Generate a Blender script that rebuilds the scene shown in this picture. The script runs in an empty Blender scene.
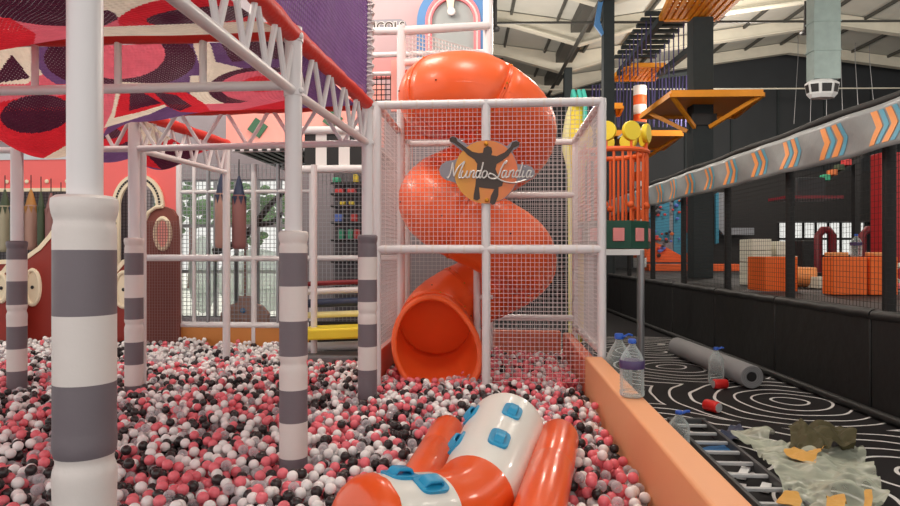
import bpy, bmesh, math, random
import numpy as np
from mathutils import Vector, Matrix
random.seed(7)
PI = math.pi
S = bpy.context.scene
COL = S.collection
# ------------------------------------------------------------------ frame of reference
F = 650.0; HOR = 253.0; CH = 1.6
PSI = math.atan(47/650)                      # the pit's long axis lies this far right of the view
fw = Vector((-math.sin(PSI), math.cos(PSI), 0)); rt = Vector((math.cos(PSI), math.sin(PSI), 0))
CAM = Vector((0, 0, CH))
def W(px, py, d):
    return CAM + fw*d + rt*((px-450)/F*d) + Vector((0, 0, (HOR-py)/F*d))
def G(px, py, z=0.0):
    return W(px, py, (CH-z)*F/(py-HOR))
def XY(px, Y, z=0.0):
    k = (px-450)/F; c, s = math.cos(PSI), math.sin(PSI)
    return Vector(((k*Y*c - Y*s)/(c + k*s), Y, z))
def PIX(p):
    v = Vector(p)-CAM; d = v.dot(fw)
    return 450+F*v.dot(rt)/d, HOR-F*v.z/d, d
BETA = math.atan(47/650)-math.atan(11/650)   # the hall is turned a little against the pit
hv = Vector((-math.sin(BETA), math.cos(BETA), 0)); hu = Vector((math.cos(BETA), math.sin(BETA), 0))
UP = Vector((0, 0, 1))
def H(u, v, z=0.0):
    return hu*u + hv*v + UP*z
def HU(px, v): return (px-461)/F*v
def ZY(py, d): return CH+(HOR-py)/F*d
# ------------------------------------------------------------------ materials
def lin(c):
    if isinstance(c, str):
        c = c.lstrip('#'); c = [int(c[i:i+2], 16)/255 for i in (0, 2, 4)]
    return tuple((x/12.92 if x <= .04045 else ((x+.055)/1.055)**2.4) for x in c)+(1,)
def mat(name, col, rough=.5, metal=0, bump=0, bscale=40, var=0.0, vscale=6, spec=.5, coat=0, stretch=None):
    m = bpy.data.materials.new(name); m.use_nodes = True
    nt = m.node_tree; b = nt.nodes['Principled BSDF']
    b.inputs['Base Color'].default_value = lin(col); b.inputs['Roughness'].default_value = rough
    b.inputs['Metallic'].default_value = metal; b.inputs['Specular IOR Level'].default_value = spec
    b.inputs['Coat Weight'].default_value = coat
    tc = nt.nodes.new('ShaderNodeTexCoord')
    mp = nt.nodes.new('ShaderNodeMapping'); nt.links.new(tc.outputs['Object'], mp.inputs[0])
    if stretch: mp.inputs['Scale'].default_value = stretch
    if var:
        n = nt.nodes.new('ShaderNodeTexNoise'); n.inputs['Scale'].default_value = vscale; n.inputs['Detail'].default_value = 5
        nt.links.new(mp.outputs[0], n.inputs['Vector'])
        r = nt.nodes.new('ShaderNodeMapRange'); r.inputs[3].default_value = 1-var; r.inputs[4].default_value = 1+var
        nt.links.new(n.outputs[0], r.inputs[0])
        mx = nt.nodes.new('ShaderNodeMix'); mx.data_type = 'RGBA'; mx.blend_type = 'MULTIPLY'; mx.inputs[0].default_value = 1
        mx.inputs[6].default_value = lin(col); nt.links.new(r.outputs[0], mx.inputs[7])
        nt.links.new(mx.outputs[2], b.inputs['Base Color'])
    if bump:
        n = nt.nodes.new('ShaderNodeTexNoise'); n.inputs['Scale'].default_value = bscale; n.inputs['Detail'].default_value = 3
        nt.links.new(mp.outputs[0], n.inputs['Vector'])
        bp = nt.nodes.new('ShaderNodeBump'); bp.inputs['Strength'].default_value = bump; bp.inputs['Distance'].default_value = .02
        nt.links.new(n.outputs[0], bp.inputs['Height']); nt.links.new(bp.outputs[0], b.inputs['Normal'])
    return m
def clear_mat(name, tint, body=.25, rough=.08):
    """thin clear plastic: mostly see-through, a little milky, shiny"""
    m = bpy.data.materials.new(name); m.use_nodes = True; nt = m.node_tree
    out = nt.nodes['Material Output']; nt.nodes.remove(nt.nodes['Principled BSDF'])
    t = nt.nodes.new('ShaderNodeBsdfTransparent'); t.inputs[0].default_value = lin('#F6F8F8')
    d = nt.nodes.new('ShaderNodeBsdfPrincipled'); d.inputs['Base Color'].default_value = lin(tint); d.inputs['Roughness'].default_value = rough
    fr = nt.nodes.new('ShaderNodeLayerWeight'); fr.inputs[0].default_value = .45
    mr = nt.nodes.new('ShaderNodeMapRange'); mr.inputs[3].default_value = body; mr.inputs[4].default_value = min(1, body+.6)
    nt.links.new(fr.outputs['Facing'], mr.inputs[0])
    mx = nt.nodes.new('ShaderNodeMixShader'); nt.links.new(mr.outputs[0], mx.inputs[0])
    nt.links.new(t.outputs[0], mx.inputs[1]); nt.links.new(d.outputs[0], mx.inputs[2]); nt.links.new(mx.outputs[0], out.inputs[0])
    return m
def crochet(name, col, hole=.12, dens=55):
    """crocheted cord: rows of loops with small gaps one can see through"""
    m = mat(name, col, .85, var=.25, vscale=9, spec=.2)
    nt = m.node_tree; b = nt.nodes['Principled BSDF']; out = nt.nodes['Material Output']
    uv = nt.nodes.new('ShaderNodeUVMap')
    sep = nt.nodes.new('ShaderNodeSeparateXYZ'); nt.links.new(uv.outputs[0], sep.inputs[0])
    def math_(op, a, bb=None):
        n = nt.nodes.new('ShaderNodeMath'); n.operation = op
        for i, v in enumerate((a, bb)):
            if v is None: continue
            if isinstance(v, (int, float)): n.inputs[i].default_value = v
            else: nt.links.new(v, n.inputs[i])
        return n.outputs[0]
    su = math_('SINE', math_('MULTIPLY', sep.outputs[0], dens*2)); sv = math_('SINE', math_('MULTIPLY', sep.outputs[1], dens*2))
    pr = math_('MULTIPLY', su, sv)
    bp = nt.nodes.new('ShaderNodeBump'); bp.inputs['Strength'].default_value = .6; bp.inputs['Distance'].default_value = .012
    nt.links.new(math_('ADD', su, sv), bp.inputs['Height']); nt.links.new(bp.outputs[0], b.inputs['Normal'])
    nz = nt.nodes.new('ShaderNodeTexNoise'); nz.inputs['Scale'].default_value = 3.0; nt.links.new(uv.outputs[0], nz.inputs['Vector'])
    th = math_('SUBTRACT', 1.32-hole, math_('MULTIPLY', nz.outputs[0], .6))
    al = math_('GREATER_THAN', pr, th)
    t = nt.nodes.new('ShaderNodeBsdfTransparent'); mx = nt.nodes.new('ShaderNodeMixShader')
    tl = nt.nodes.new('ShaderNodeBsdfTranslucent'); nt.links.new(b.inputs['Base Color'].links[0].from_socket, tl.inputs[0])
    m2 = nt.nodes.new('ShaderNodeMixShader'); m2.inputs[0].default_value = .45; nt.links.new(b.outputs[0], m2.inputs[1]); nt.links.new(tl.outputs[0], m2.inputs[2])
    nt.links.new(al, mx.inputs[0]); nt.links.new(m2.outputs[0], mx.inputs[1]); nt.links.new(t.outputs[0], mx.inputs[2])
    nt.links.new(mx.outputs[0], out.inputs[0])
    return m
M = dict(
    foam_white=mat('foam_white', '#DDD5D2', .45, bump=.15, bscale=18),
    foam_grey=mat('foam_grey', '#71686F', .5, bump=.15, bscale=18),
    pipe_white=mat('pipe_white', '#DEDADC', .28, spec=.6),
    steel_grey=mat('steel_grey', '#9A9CA0', .35, .6),
    red_wrap=mat('red_wrap', '#D62A1E', .5, bump=.3, bscale=25),
    net_white=mat('net_white', '#DDD2D2', .7),
    net_black=mat('net_black', '#1A1A1C', .8),
    slide=mat('slide_orange', '#F2622A', .36, coat=.08, var=.03),
    bolt=mat('bolt', '#5A2A1A', .4, .5),
    brass=mat('brass', '#C88A30', .35, .8),
    ball_white=mat('ball_white', '#F1EEEE', .25),
    ball_pink=mat('ball_pink', '#EC7480', .25),
    ball_dark=mat('ball_dark', '#332C2E', .25),
    ball_clear=clear_mat('ball_clear', '#DAD4DA', .3),
    peach=mat('peach_vinyl', '#EFA878', .5, bump=.1, bscale=8),
    coral_curb=mat('coral_vinyl', '#E87858', .5, bump=.1, bscale=8),
    amber=mat('amber_panel', '#C9823E', .55, var=.06),
    salmon=mat('salmon_panel', '#EE6A68', .5, var=.03),
    salmon_light=mat('salmon_light', '#F2A49A', .55, var=.03),
    pinkwall=mat('pale_pink', '#C4A6AA', .7, var=.03),
    cream=mat('cream_trim', '#EBDCC0', .5),
    maroon=mat('maroon_panel', '#8C2214', .45, var=.1),
    brown=mat('brown_panel', '#7E443A', .7, var=.1),
    green=mat('green_panel', '#3C6B50', .6), green_dark=mat('green_dark', '#0E4A3A', .55),
    pink_sq=mat('pink_panel', '#E89090', .55),
    black=mat('black_panel', '#1B191A', .55), white=mat('white_panel', '#E4E0DE', .5),
    yellow=mat('yellow_vinyl', '#E8CF30', .45), teal=mat('teal_vinyl', '#48C0B0', .5), yellow_pale=mat('pale_yellow', '#E8E0A0', .5),
    navy=mat('navy_vinyl', '#2A3450', .5), blue=mat('blue_panel', '#4A80B8', .5), pinkrim=mat('pink_rim', '#E87880', .5),
    grey_panel=mat('grey_panel', '#9AA0A0', .6), grey_mat=mat('grey_mat', '#77777A', .7, var=.1),
    inf_white=mat('inflatable_white', '#E6E6E0', .3, coat=.3, bump=.12, bscale=7), inf_orange=mat('inflatable_orange', '#EE5A20', .28, coat=.4, bump=.12, bscale=7),
    inf_blue=mat('handle_blue', '#2496C4', .35),
    vinyl_black=mat('black_padding', '#131313', .55, bump=.35, bscale=5, var=.35, vscale=4),
    post_black=mat('black_foam', '#151515', .7),
    banner=mat('banner_grey', '#878B8C', .5, bump=.6, bscale=3.5, coat=.1),
    chev_o=mat('print_orange', '#EE9A58', .45), chev_b=mat('print_blue', '#5AA2BC', .5),
    column=mat('column_charcoal', '#343A3C', .8, var=.12, spec=.2), charcoal=mat('wall_charcoal', '#2B2F33', .7, var=.15, vscale=1.5),
    plat=mat('platform_orange', '#E8961E', .5, var=.12, vscale=5), roof=mat('roof_sheet', '#C0C0B8', .85, spec=.1, var=.08, vscale=2),
    rafter=mat('steel_cream', '#C9C6B8', .85, var=.15, vscale=2, spec=.1), purlin=mat('purlin_dark', '#4A4A46', .6),
    galv=mat('galvanised', '#93A3A0', .5, .4, var=.2, vscale=5, bump=.2, bscale=6), metal_white=mat('painted_white', '#E6E8E8', .4),
    deck=mat('deck_black', '#202224', .6, var=.3, vscale=3), cube=mat('foam_orange', '#F06A1C', .6, var=.05), cube_white=mat('foam_cream', '#DAD6C6', .6, var=.05),
    wine=mat('wine_frame', '#7A1622', .45), redpanel=mat('red_panel', '#B01E22', .5, var=.15), mat_orange=mat('orange_pad', '#E8642A', .55),
    alu=mat('aluminium', '#C2C4C6', .4, .25), rail_dark=mat('ladder_rail', '#5A5C5E', .45, .5),
    roll=mat('grey_foam_roll', '#8A8A8C', .75, var=.06), can_red=mat('can_red', '#D82A28', .3, .2),
    cap_blue=mat('cap_blue', '#2A5CC0', .35), label_p=mat('bottle_label', '#4A3A66', .4), kraft=mat('kraft_paper', '#D2A050', .7, bump=.3, bscale=20), olive=mat('olive_paper', '#4A4428', .75, bump=.3, bscale=14),
    pet=clear_mat('pet_plastic', '#D8E4E4', .12, .05), film=clear_mat('plastic_film', '#D6DCC8', .26, .22), film_blue=mat('blue_cloth', '#2E6AA0', .7),
    glass=clear_mat('window_glass', '#C8D4D2', .05, .03), decal=clear_mat('frosted_leaf', '#DFF0E6', .4, .5),
    foliage=mat('foliage', '#4E7A3C', .7, var=.5, vscale=3), ground_out=mat('paving_outside', '#E2E4DC', .8, var=.1),
    rope=mat('rope_purple', '#3A3560', .8), dark_wood=mat('dark_slat', '#2A2622', .6), wall_back=mat('wall_back_grey', '#8E868C', .7, var=.1), wall_pale=mat('wall_pale_grey', '#C9CED6', .7),
    bag_skin=mat('bag_blush', '#A98478', .6), bag_cream=mat('bag_cream', '#A59C84', .6), bag_rose=mat('bag_rose', '#8A5E5C', .6),
    bag_navy=mat('bag_navy', '#2A3450', .6), bag_green=mat('bag_green', '#3C4A34', .6), bag_orange=mat('bag_orange', '#A87438', .6),
    hold=mat('climbing_hold', '#D0703A', .5), cyan_board=mat('cyan_board', '#3A8AA8', .55), grey_board=mat('grey_board', '#8A8E96', .6),
    sign_grey=mat('sign_grey', '#8C8890', .4), ink=mat('print_dark', '#3A2A22', .4), silver=mat('print_silver', '#D8D4D0', .3, .2),
    disp_r=mat('toy_red', '#C83A3A', .5), disp_y=mat('toy_yellow', '#E0C840', .5), disp_b=mat('toy_blue', '#5A78D0', .5), disp_g=mat('toy_green', '#3AA880', .5),
    hallgrey=mat('wall_mid_grey', '#5E5A60', .7, var=.2, vscale=2),
)
for k, c in dict(cr_plum='#4A1F33', cr_pink='#DB6678', cr_red='#CF2B38', cr_cream='#E4D8C8', cr_purple='#6A4A78').items():
    M[k] = crochet(k, c, .02 if k != 'cr_plum' else .16, 95)
M['cr_wall'] = crochet('cr_wall', '#7A5590', .22, 80)
# ------------------------------------------------------------------ mesh builder
class MB:
    def __init__(s): s.v = []; s.f = []; s.m = []; s.mi = 0
    def add(s, vs, fs):
        o = len(s.v); s.v += [tuple(x) for x in vs]
        for f in fs: s.f.append(tuple(i+o for i in f)); s.m.append(s.mi)
        return s
    def boxax(s, c, a, b, d):
        c = Vector(c); a = Vector(a); b = Vector(b); d = Vector(d)
        vs = [c+a*i+b*j+d*k for i in (-1, 1) for j in (-1, 1) for k in (-1, 1)]
        fs = [(0, 1, 3, 2), (4, 6, 7, 5), (0, 4, 5, 1), (2, 3, 7, 6), (0, 2, 6, 4), (1, 5, 7, 3)]
        if a.cross(b).dot(d) < 0: fs = [f[::-1] for f in fs]
        return s.add(vs, fs)
    def box(s, x0, x1, y0, y1, z0, z1):
        return s.boxax(((x0+x1)/2, (y0+y1)/2, (z0+z1)/2), ((x1-x0)/2, 0, 0), (0, (y1-y0)/2, 0), (0, 0, (z1-z0)/2))
    def hbox(s, u0, u1, v0, v1, z0, z1):
        return s.boxax(H((u0+u1)/2, (v0+v1)/2, (z0+z1)/2), hu*((u1-u0)/2), hv*((v1-v0)/2), UP*((z1-z0)/2))
    def bar(s, p, q, w, h, up=UP):
        p = Vector(p); q = Vector(q); t = (q-p); L = t.length; t.normalize()
        a = t.cross(Vector(up))
        if a.length < 1e-4: a = t.cross(Vector((1, 0, 0)))
        a.normalize(); b = a.cross(t)
        return s.boxax((p+q)/2, t*(L/2), a*(w/2), b*(h/2))
    def tube(s, pts, r, n=10, caps=True, closed=False, squash=None):
        pts = [Vector(p) for p in pts]; N = len(pts)
        rs = r if isinstance(r, (list, tuple)) else [r]*N
        t0 = (pts[1]-pts[0]).normalized()
        a = t0.cross(UP)
        if a.length < 1e-3: a = t0.cross(Vector((1, 0, 0)))
        a.normalize(); vs = []; prev = t0
        for i in range(N):
            if closed: t = (pts[(i+1) % N]-pts[i-1]).normalized()
            elif i == 0: t = t0
            elif i == N-1: t = (pts[-1]-pts[-2]).normalized()
            else: t = (pts[i+1]-pts[i-1]).normalized()
            a = (a - t*a.dot(t)).normalized(); b = t.cross(a)
            for k in range(n):
                w = 2*PI*k/n; vs.append(pts[i]+(a*math.cos(w)+b*math.sin(w))*rs[i])
        fs = []
        for i in range(N if closed else N-1):
            j = (i+1) % N
            for k in range(n):
                l = (k+1) % n; fs.append((i*n+k, i*n+l, j*n+l, j*n+k))
        if caps and not closed:
            fs.append(tuple(range(n))[::-1]); fs.append(tuple((N-1)*n+k for k in range(n)))
        return s.add(vs, fs)
    def lathe(s, c, prof, n=24, axis=UP):
        axis = Vector(axis).normalized(); c = Vector(c)
        a = axis.cross(UP)
        if a.length < 1e-3: a = Vector((1, 0, 0))
        a.normalize(); b = axis.cross(a); vs = []; fs = []
        for r, z in prof:
            for k in range(n):
                w = 2*PI*k/n; vs.append(c+axis*z+(a*math.cos(w)+b*math.sin(w))*max(r, 1e-4))
        for i in range(len(prof)-1):
            for k in range(n):
                l = (k+1) % n; fs.append((i*n+k, i*n+l, (i+1)*n+l, (i+1)*n+k))
        fs.append(tuple(range(n))[::-1]); fs.append(tuple((len(prof)-1)*n+k for k in range(n)))
        return s.add(vs, fs)
    def sphere(s, c, r, n=12, sc=(1, 1, 1)):
        c = Vector(c); vs = []; fs = []; m = max(4, n//2)
        vs.append(c+Vector((0, 0, -r*sc[2])))
        for i in range(1, m):
            ph = -PI/2+PI*i/m
            for k in range(n):
                w = 2*PI*k/n; vs.append(c+Vector((r*sc[0]*math.cos(ph)*math.cos(w), r*sc[1]*math.cos(ph)*math.sin(w), r*sc[2]*math.sin(ph))))
        vs.append(c+Vector((0, 0, r*sc[2])))
        for k in range(n):
            fs.append((0, 1+(k+1) % n, 1+k))
        for i in range(m-2):
            for k in range(n):
                l = (k+1) % n; fs.append((1+i*n+k, 1+i*n+l, 1+(i+1)*n+l, 1+(i+1)*n+k))
        t = len(vs)-1
        for k in range(n): fs.append((1+(m-2)*n+k, 1+(m-2)*n+(k+1) % n, t))
        return s.add(vs, fs)
    def prism(s, poly, o, ux, uy, dep):
        o = Vector(o); ux = Vector(ux); uy = Vector(uy); dep = Vector(dep); n = len(poly)
        ar = sum(poly[i][0]*poly[(i+1) % n][1]-poly[(i+1) % n][0]*poly[i][1] for i in range(n))
        if (ar > 0) == (ux.cross(uy).dot(dep) > 0): poly = poly[::-1]
        vs = [o+ux*x+uy*y for x, y in poly]; vs += [v+dep for v in vs]
        fs = [tuple(range(n)), tuple(range(n, 2*n))[::-1]]
        for i in range(n):
            j = (i+1) % n; fs.append((i, i+n, j+n, j))
        return s.add(vs, fs)
    def build(s, name, mats, parent=None, smooth=True, bevel=0, solid=0, uv=None, sub=0):
        me = bpy.data.meshes.new(name)
        vs = s.v; o = bpy.data.objects.new(name, me); COL.objects.link(o)
        if parent is not None:
            o.parent = parent
            inv = world(parent).inverted(); vs = [tuple(inv @ Vector(v)) for v in vs]
        else:
            n = len(vs); A = np.array(vs); c = Vector(((A[:, 0].min()+A[:, 0].max())/2, (A[:, 1].min()+A[:, 1].max())/2, A[:, 2].min()))
            o.location = c; vs = [tuple(Vector(v)-c) for v in vs]
        me.from_pydata(vs, [], s.f)
        if not isinstance(mats, (list, tuple)): mats = [mats]
        for m in mats: me.materials.append(M[m] if isinstance(m, str) else m)
        if len(mats) > 1: me.polygons.foreach_set('material_index', s.m)
        if smooth:
            me.shade_smooth(); me.set_sharp_from_angle(angle=math.radians(42))
        me.update()
        if bevel:
            b = o.modifiers.new('bevel', 'BEVEL'); b.width = bevel; b.segments = 3; b.limit_method = 'ANGLE'; b.angle_limit = math.radians(50)
        if solid:
            b = o.modifiers.new('solid', 'SOLIDIFY'); b.thickness = solid; b.offset = 0
        if sub:
            b = o.modifiers.new('sub', 'SUBSURF'); b.levels = sub; b.render_levels = sub
        return o
def world(o):
    m = Matrix.Translation(o.location) @ o.rotation_euler.to_matrix().to_4x4()
    return (world(o.parent) @ m) if o.parent else m
def tag(o, label, cat, group=None, kind=None):
    if label: o['label'] = label
    if cat: o['category'] = cat
    if group: o['group'] = group
    if kind: o['kind'] = kind
    return o
def thing(name, label, cat, loc=(0, 0, 0), rotz=0, group=None):
    o = bpy.data.objects.new(name, None); COL.objects.link(o); o.empty_display_size = .1
    o.location = loc; o.rotation_euler = (0, 0, rotz)
    return tag(o, label, cat, group)
def struct(o): o['kind'] = 'structure'; return o
def kids(o): return [c for c in bpy.data.objects if c.parent == o]
def dup(root, loc, rotz=None, label=None, group=None):
    def cp(o, par):
        c = o.copy(); COL.objects.link(c)
        if par: c.parent = par
        for k in kids(o): cp(k, c)
        return c
    r = cp(root, None); r.location = loc
    if rotz is not None: r.rotation_euler = (0, 0, rotz)
    if label: r['label'] = label
    if group: r['group'] = group
    return r
def arc(cx, cy, r, a0, a1, n, ry=None):
    ry = ry or r
    return [(cx+r*math.cos(math.radians(a0+(a1-a0)*i/n)), cy+ry*math.sin(math.radians(a0+(a1-a0)*i/n))) for i in range(n+1)]
def text_mesh(txt, size, shear=0, bold=0, depth=.004, space=1.0):
    cu = bpy.data.curves.new('lettering', 'FONT'); cu.body = txt; cu.size = size; cu.shear = shear; cu.extrude = depth; cu.offset = bold
    cu.align_x = 'CENTER'; cu.align_y = 'CENTER'; cu.space_character = space
    o = bpy.data.objects.new('lettering', cu); COL.objects.link(o)
    dg = bpy.context.evaluated_depsgraph_get(); me = bpy.data.meshes.new_from_object(o.evaluated_get(dg))
    bpy.data.objects.remove(o); bpy.data.curves.remove(cu)
    return me
def text_obj(name, me, m, parent, o, ux, uy, fit=None):
    """lay lettering on the plane with axes ux, uy through o"""
    ux = Vector(ux).normalized(); uy = Vector(uy).normalized(); uz = ux.cross(uy)
    inv = world(parent).inverted()
    sc = 1
    if fit:
        xs = [v.co.x for v in me.vertices]; sc = fit/(max(xs)-min(xs))
    for v in me.vertices:
        v.co = inv @ (Vector(o)+ux*v.co.x*sc+uy*v.co.y*sc+uz*v.co.z)
    me.materials.clear(); me.materials.append(M[m])
    ob = bpy.data.objects.new(name, me); COL.objects.link(ob); ob.parent = parent
    return ob
def net(mb, o, ux, uy, w, h, cell, r, sag=0, n=4):
    """square netting in the parallelogram o + ux*w + uy*h"""
    o = Vector(o); ux = Vector(ux).normalized(); uy = Vector(uy).normalized()
    nx = max(1, round(w/cell)); ny = max(1, round(h/cell))
    for i in range(nx+1): mb.bar(o+ux*(w*i/nx), o+ux*(w*i/nx)+uy*h, r*2, r*2, ux)
    for j in range(ny+1): mb.bar(o+uy*(h*j/ny), o+uy*(h*j/ny)+ux*w, r*2, r*2, uy)
    return mb
# ================================================================== SETTING
def carpet_mat():
    m = bpy.data.materials.new('carpet_contours'); m.use_nodes = True; nt = m.node_tree; b = nt.nodes['Principled BSDF']
    b.inputs['Roughness'].default_value = .75; b.inputs['Specular IOR Level'].default_value = .25
    geo = nt.nodes.new('ShaderNodeNewGeometry')
    nz = nt.nodes.new('ShaderNodeTexNoise'); nz.inputs['Scale'].default_value = 1.1; nz.inputs['Detail'].default_value = 1
    nt.links.new(geo.outputs['Position'], nz.inputs['Vector'])
    off = nt.nodes.new('ShaderNodeVectorMath'); off.operation = 'MULTIPLY_ADD'
    nt.links.new(nz.outputs['Color'], off.inputs[0]); off.inputs[1].default_value = (.35, .35, 0); nt.links.new(geo.outputs['Position'], off.inputs[2])
    cents = [G(793, 401), G(674, 367), G(915, 474), G(640, 440), G(720, 455), G(860, 410)+Vector((1.5, .6, 0)), G(655, 352), G(840, 500)]
    cur = None
    for c in cents:
        d = nt.nodes.new('ShaderNodeVectorMath'); d.operation = 'DISTANCE'
        nt.links.new(off.outputs[0], d.inputs[0]); d.inputs[1].default_value = (c.x+.17, c.y+.17, 0)
        if cur is None: cur = d.outputs['Value']
        else:
            mn = nt.nodes.new('ShaderNodeMath'); mn.operation = 'MINIMUM'
            nt.links.new(cur, mn.inputs[0]); nt.links.new(d.outputs['Value'], mn.inputs[1]); cur = mn.outputs[0]
    def mm(op, a, v):
        n = nt.nodes.new('ShaderNodeMath'); n.operation = op; nt.links.new(a, n.inputs[0])
        if v is not None: n.inputs[1].default_value = v
        return n.outputs[0]
    f = mm('FRACT', mm('ADD', mm('MULTIPLY', cur, 4.7), .2), None)
    ln0 = mm('LESS_THAN', f, .135); lim = mm('LESS_THAN', cur, 1.9)
    pm_ = nt.nodes.new('ShaderNodeMath'); pm_.operation = 'MULTIPLY'; nt.links.new(ln0, pm_.inputs[0]); nt.links.new(lim, pm_.inputs[1]); ln = pm_.outputs[0]
    mx = nt.nodes.new('ShaderNodeMix'); mx.data_type = 'RGBA'; nt.links.new(ln, mx.inputs[0])
    mx.inputs[6].default_value = lin('#1E1C1E'); mx.inputs[7].default_value = lin('#DEDCDA')
    nt.links.new(mx.outputs[2], b.inputs['Base Color'])
    return m
M['carpet'] = carpet_mat()
mb = MB(); mb.hbox(-16.8, 24.8, -3, 14.75, -.2, 0); mb.hbox(.45, 24.8, 14.75, 30, -.2, 0); struct(mb.build('floor', 'carpet', smooth=False))
PITX0, PITX1, PITY0, PITY1 = -9.2, .92, 2.2, 9.95
mb = MB(); mb.box(PITX0, PITX1, PITY0, PITY1, 0, .045); struct(mb.build('ball_pit_base', 'grey_mat', smooth=False))
# hall: valley of the roof over the column line u = 4, ridges either side
UV, UR = 4.0, 10.4
def prof(zv, zr): return [(-16.8, zv), (UV-UR, zr), (UV, zv), (UV+UR, zr), (UV+2*UR, zv)]
mb = MB(); p = prof(9.4, 10.9); q = [(u, z+.12) for u, z in p][::-1]
US = .45; zs0 = 10.9-1.5*(US-UV+UR)/UR
p = p[:2]+[(US, zs0)]+p[2:]
for i in range(5):
    (u0, z0), (u1, z1) = p[i], p[i+1]; ve = 14.75 if u1 <= US else 30
    a, b, c, d = H(u0, -3, z0), H(u1, -3, z1), H(u1, ve, z1), H(u0, ve, z0); t = UP*.12
    mb.add([a, b, c, d, a+t, b+t, c+t, d+t], [(0, 1, 2, 3), (4, 7, 6, 5), (0, 4, 5, 1), (2, 6, 7, 3), (0, 3, 7, 4), (1, 5, 6, 2)])
struct(mb.build('ceiling', 'roof', smooth=False))
for k in range(9):
    v = 28.8-3.45*k
    bot = [(UV-UR-2.2, 10.1), (UV-UR, 10.4), (UV-2.3, 9.27), (UV, 8.6), (UV+2.3, 9.27), (UV+UR, 10.4), (UV+2*UR-2.3, 9.27), (UV+2*UR, 8.6)]
    top = [(UV+2*UR, 9.36), (UV+UR, 10.86), (UV, 9.36), (UV-UR, 10.86), (UV-UR-2.2, 10.55)]
    if v > 14.6:
        bot = [(.7, 9.27+1.13*(1.7-.7)/8.1)]+bot[2:]; top = top[:3]+[(.7, 9.36+1.5*(UV-.7)/UR)]
    mb = MB(); mb.prism(bot+top, H(0, v, 0), hu, UP, hv*.09)
    for i in range(len(bot)-1):                   # bottom flange
        mb.bar(H(bot[i][0], v+.045, bot[i][1]), H(bot[i+1][0], v+.045, bot[i+1][1]), .3, .05)
    struct(mb.build('roof_rafter', 'rafter', smooth=False))
for k in range(-7, 14):
    u = UV+.75+1.55*k
    if k < 0: u = UV-.75+1.55*(k+1)
    du = abs(((u-UV+UR) % (2*UR))-UR); z = 9.4+1.5*du/UR
    mb = MB(); mb.hbox(u-.04, u+.04, 4, 30 if u > .6 else 14.6, z-.13, z-.02); struct(mb.build('roof_purlin', 'purlin', smooth=False))
mb = MB(); mb.hbox(UV-.32, UV+.32, 4, 30, 9.0, 9.35); struct(mb.build('roof_gutter', 'purlin', smooth=False))
mb = MB(); mb.tube([H(UV-.12, 10, 8.62), H(UV-.12, 30, 8.62)], .07, 8); struct(mb.build('gutter_pipe', 'purlin'))
for v in (18.2, 25.1):
    mb = MB(); mb.hbox(UV-.02, UV+.28, v, v+.3, 0, 8.75); struct(mb.build('hall_column', 'column', smooth=False))
for v in (18.45, 25.35):                           # horizontal tie rods under the frames
    mb = MB(); mb.tube([H(-2, v, CH+230/650*v), H(24, v, CH+229/650*v)], .035, 6); struct(mb.build('tie_rod', 'purlin'))
mb = MB(); mb.tube([H(2, 27, CH+163/650*27), H(24, 27, CH+163/650*27)], .03, 6); struct(mb.build('tie_rod', 'rafter'))
# walls
pr = prof(9.4, 10.9)
WIN = (HU(776, 29.9), HU(862, 29.9), ZY(256, 29.9), ZY(222, 29.9))
mb = MB(); w0, w1, wz0, wz1 = WIN
mb.hbox(.4, w0, 29.9, 30.1, 0, 9.3); mb.hbox(w1, 24.8, 29.9, 30.1, 0, 9.3); mb.hbox(w0, w1, 29.9, 30.1, 0, wz0); mb.hbox(w0, w1, 29.9, 30.1, wz1, 9.3)
mb.prism([(.4, 9.3), (.4, 9.85)]+[(u, z-.05) for u, z in pr[2:]]+[(24.8, 9.3)], H(0, 29.9, 0), hu, UP, hv*.2)
struct(mb.build('wall_far', 'charcoal', smooth=False))
mb = MB()
for k in range(9): mb.hbox(6+2.1*k, 6.08+2.1*k, 29.82, 29.9, 3.2, 9.2)
struct(mb.build('wall_far_ribs', 'column', smooth=False))
mb = MB(); mb.hbox(24.7, 24.9, 4, 30, 0, 9.4); struct(mb.build('wall_right', 'charcoal', smooth=False))
def window(name, o, ux, w, h, nx, nz, matf='metal_white', t=.05, dep=.06):
    o = Vector(o); ux = Vector(ux).normalized(); n = ux.cross(UP)
    g = MB(); g.boxax(o+ux*w/2+UP*h/2, ux*w/2, n*.006, UP*h/2)
    win = struct(g.build(name, 'glass', smooth=False))
    f = MB()
    for i in range(nx+1): f.boxax(o+ux*(w*i/nx)+UP*h/2, ux*t/2, n*dep/2, UP*(h/2+t/2))
    for j in range(nz+1): f.boxax(o+ux*w/2+UP*(h*j/nz), ux*(w/2+t/2), n*dep*.48, UP*t/2)
    f.build('window_frame', matf, win, smooth=False)
    return win
window('window_1', H(w0, 29.95, wz0), hu, w1-w0, wz1-wz0, 7, 2, 'black', .1)
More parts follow.
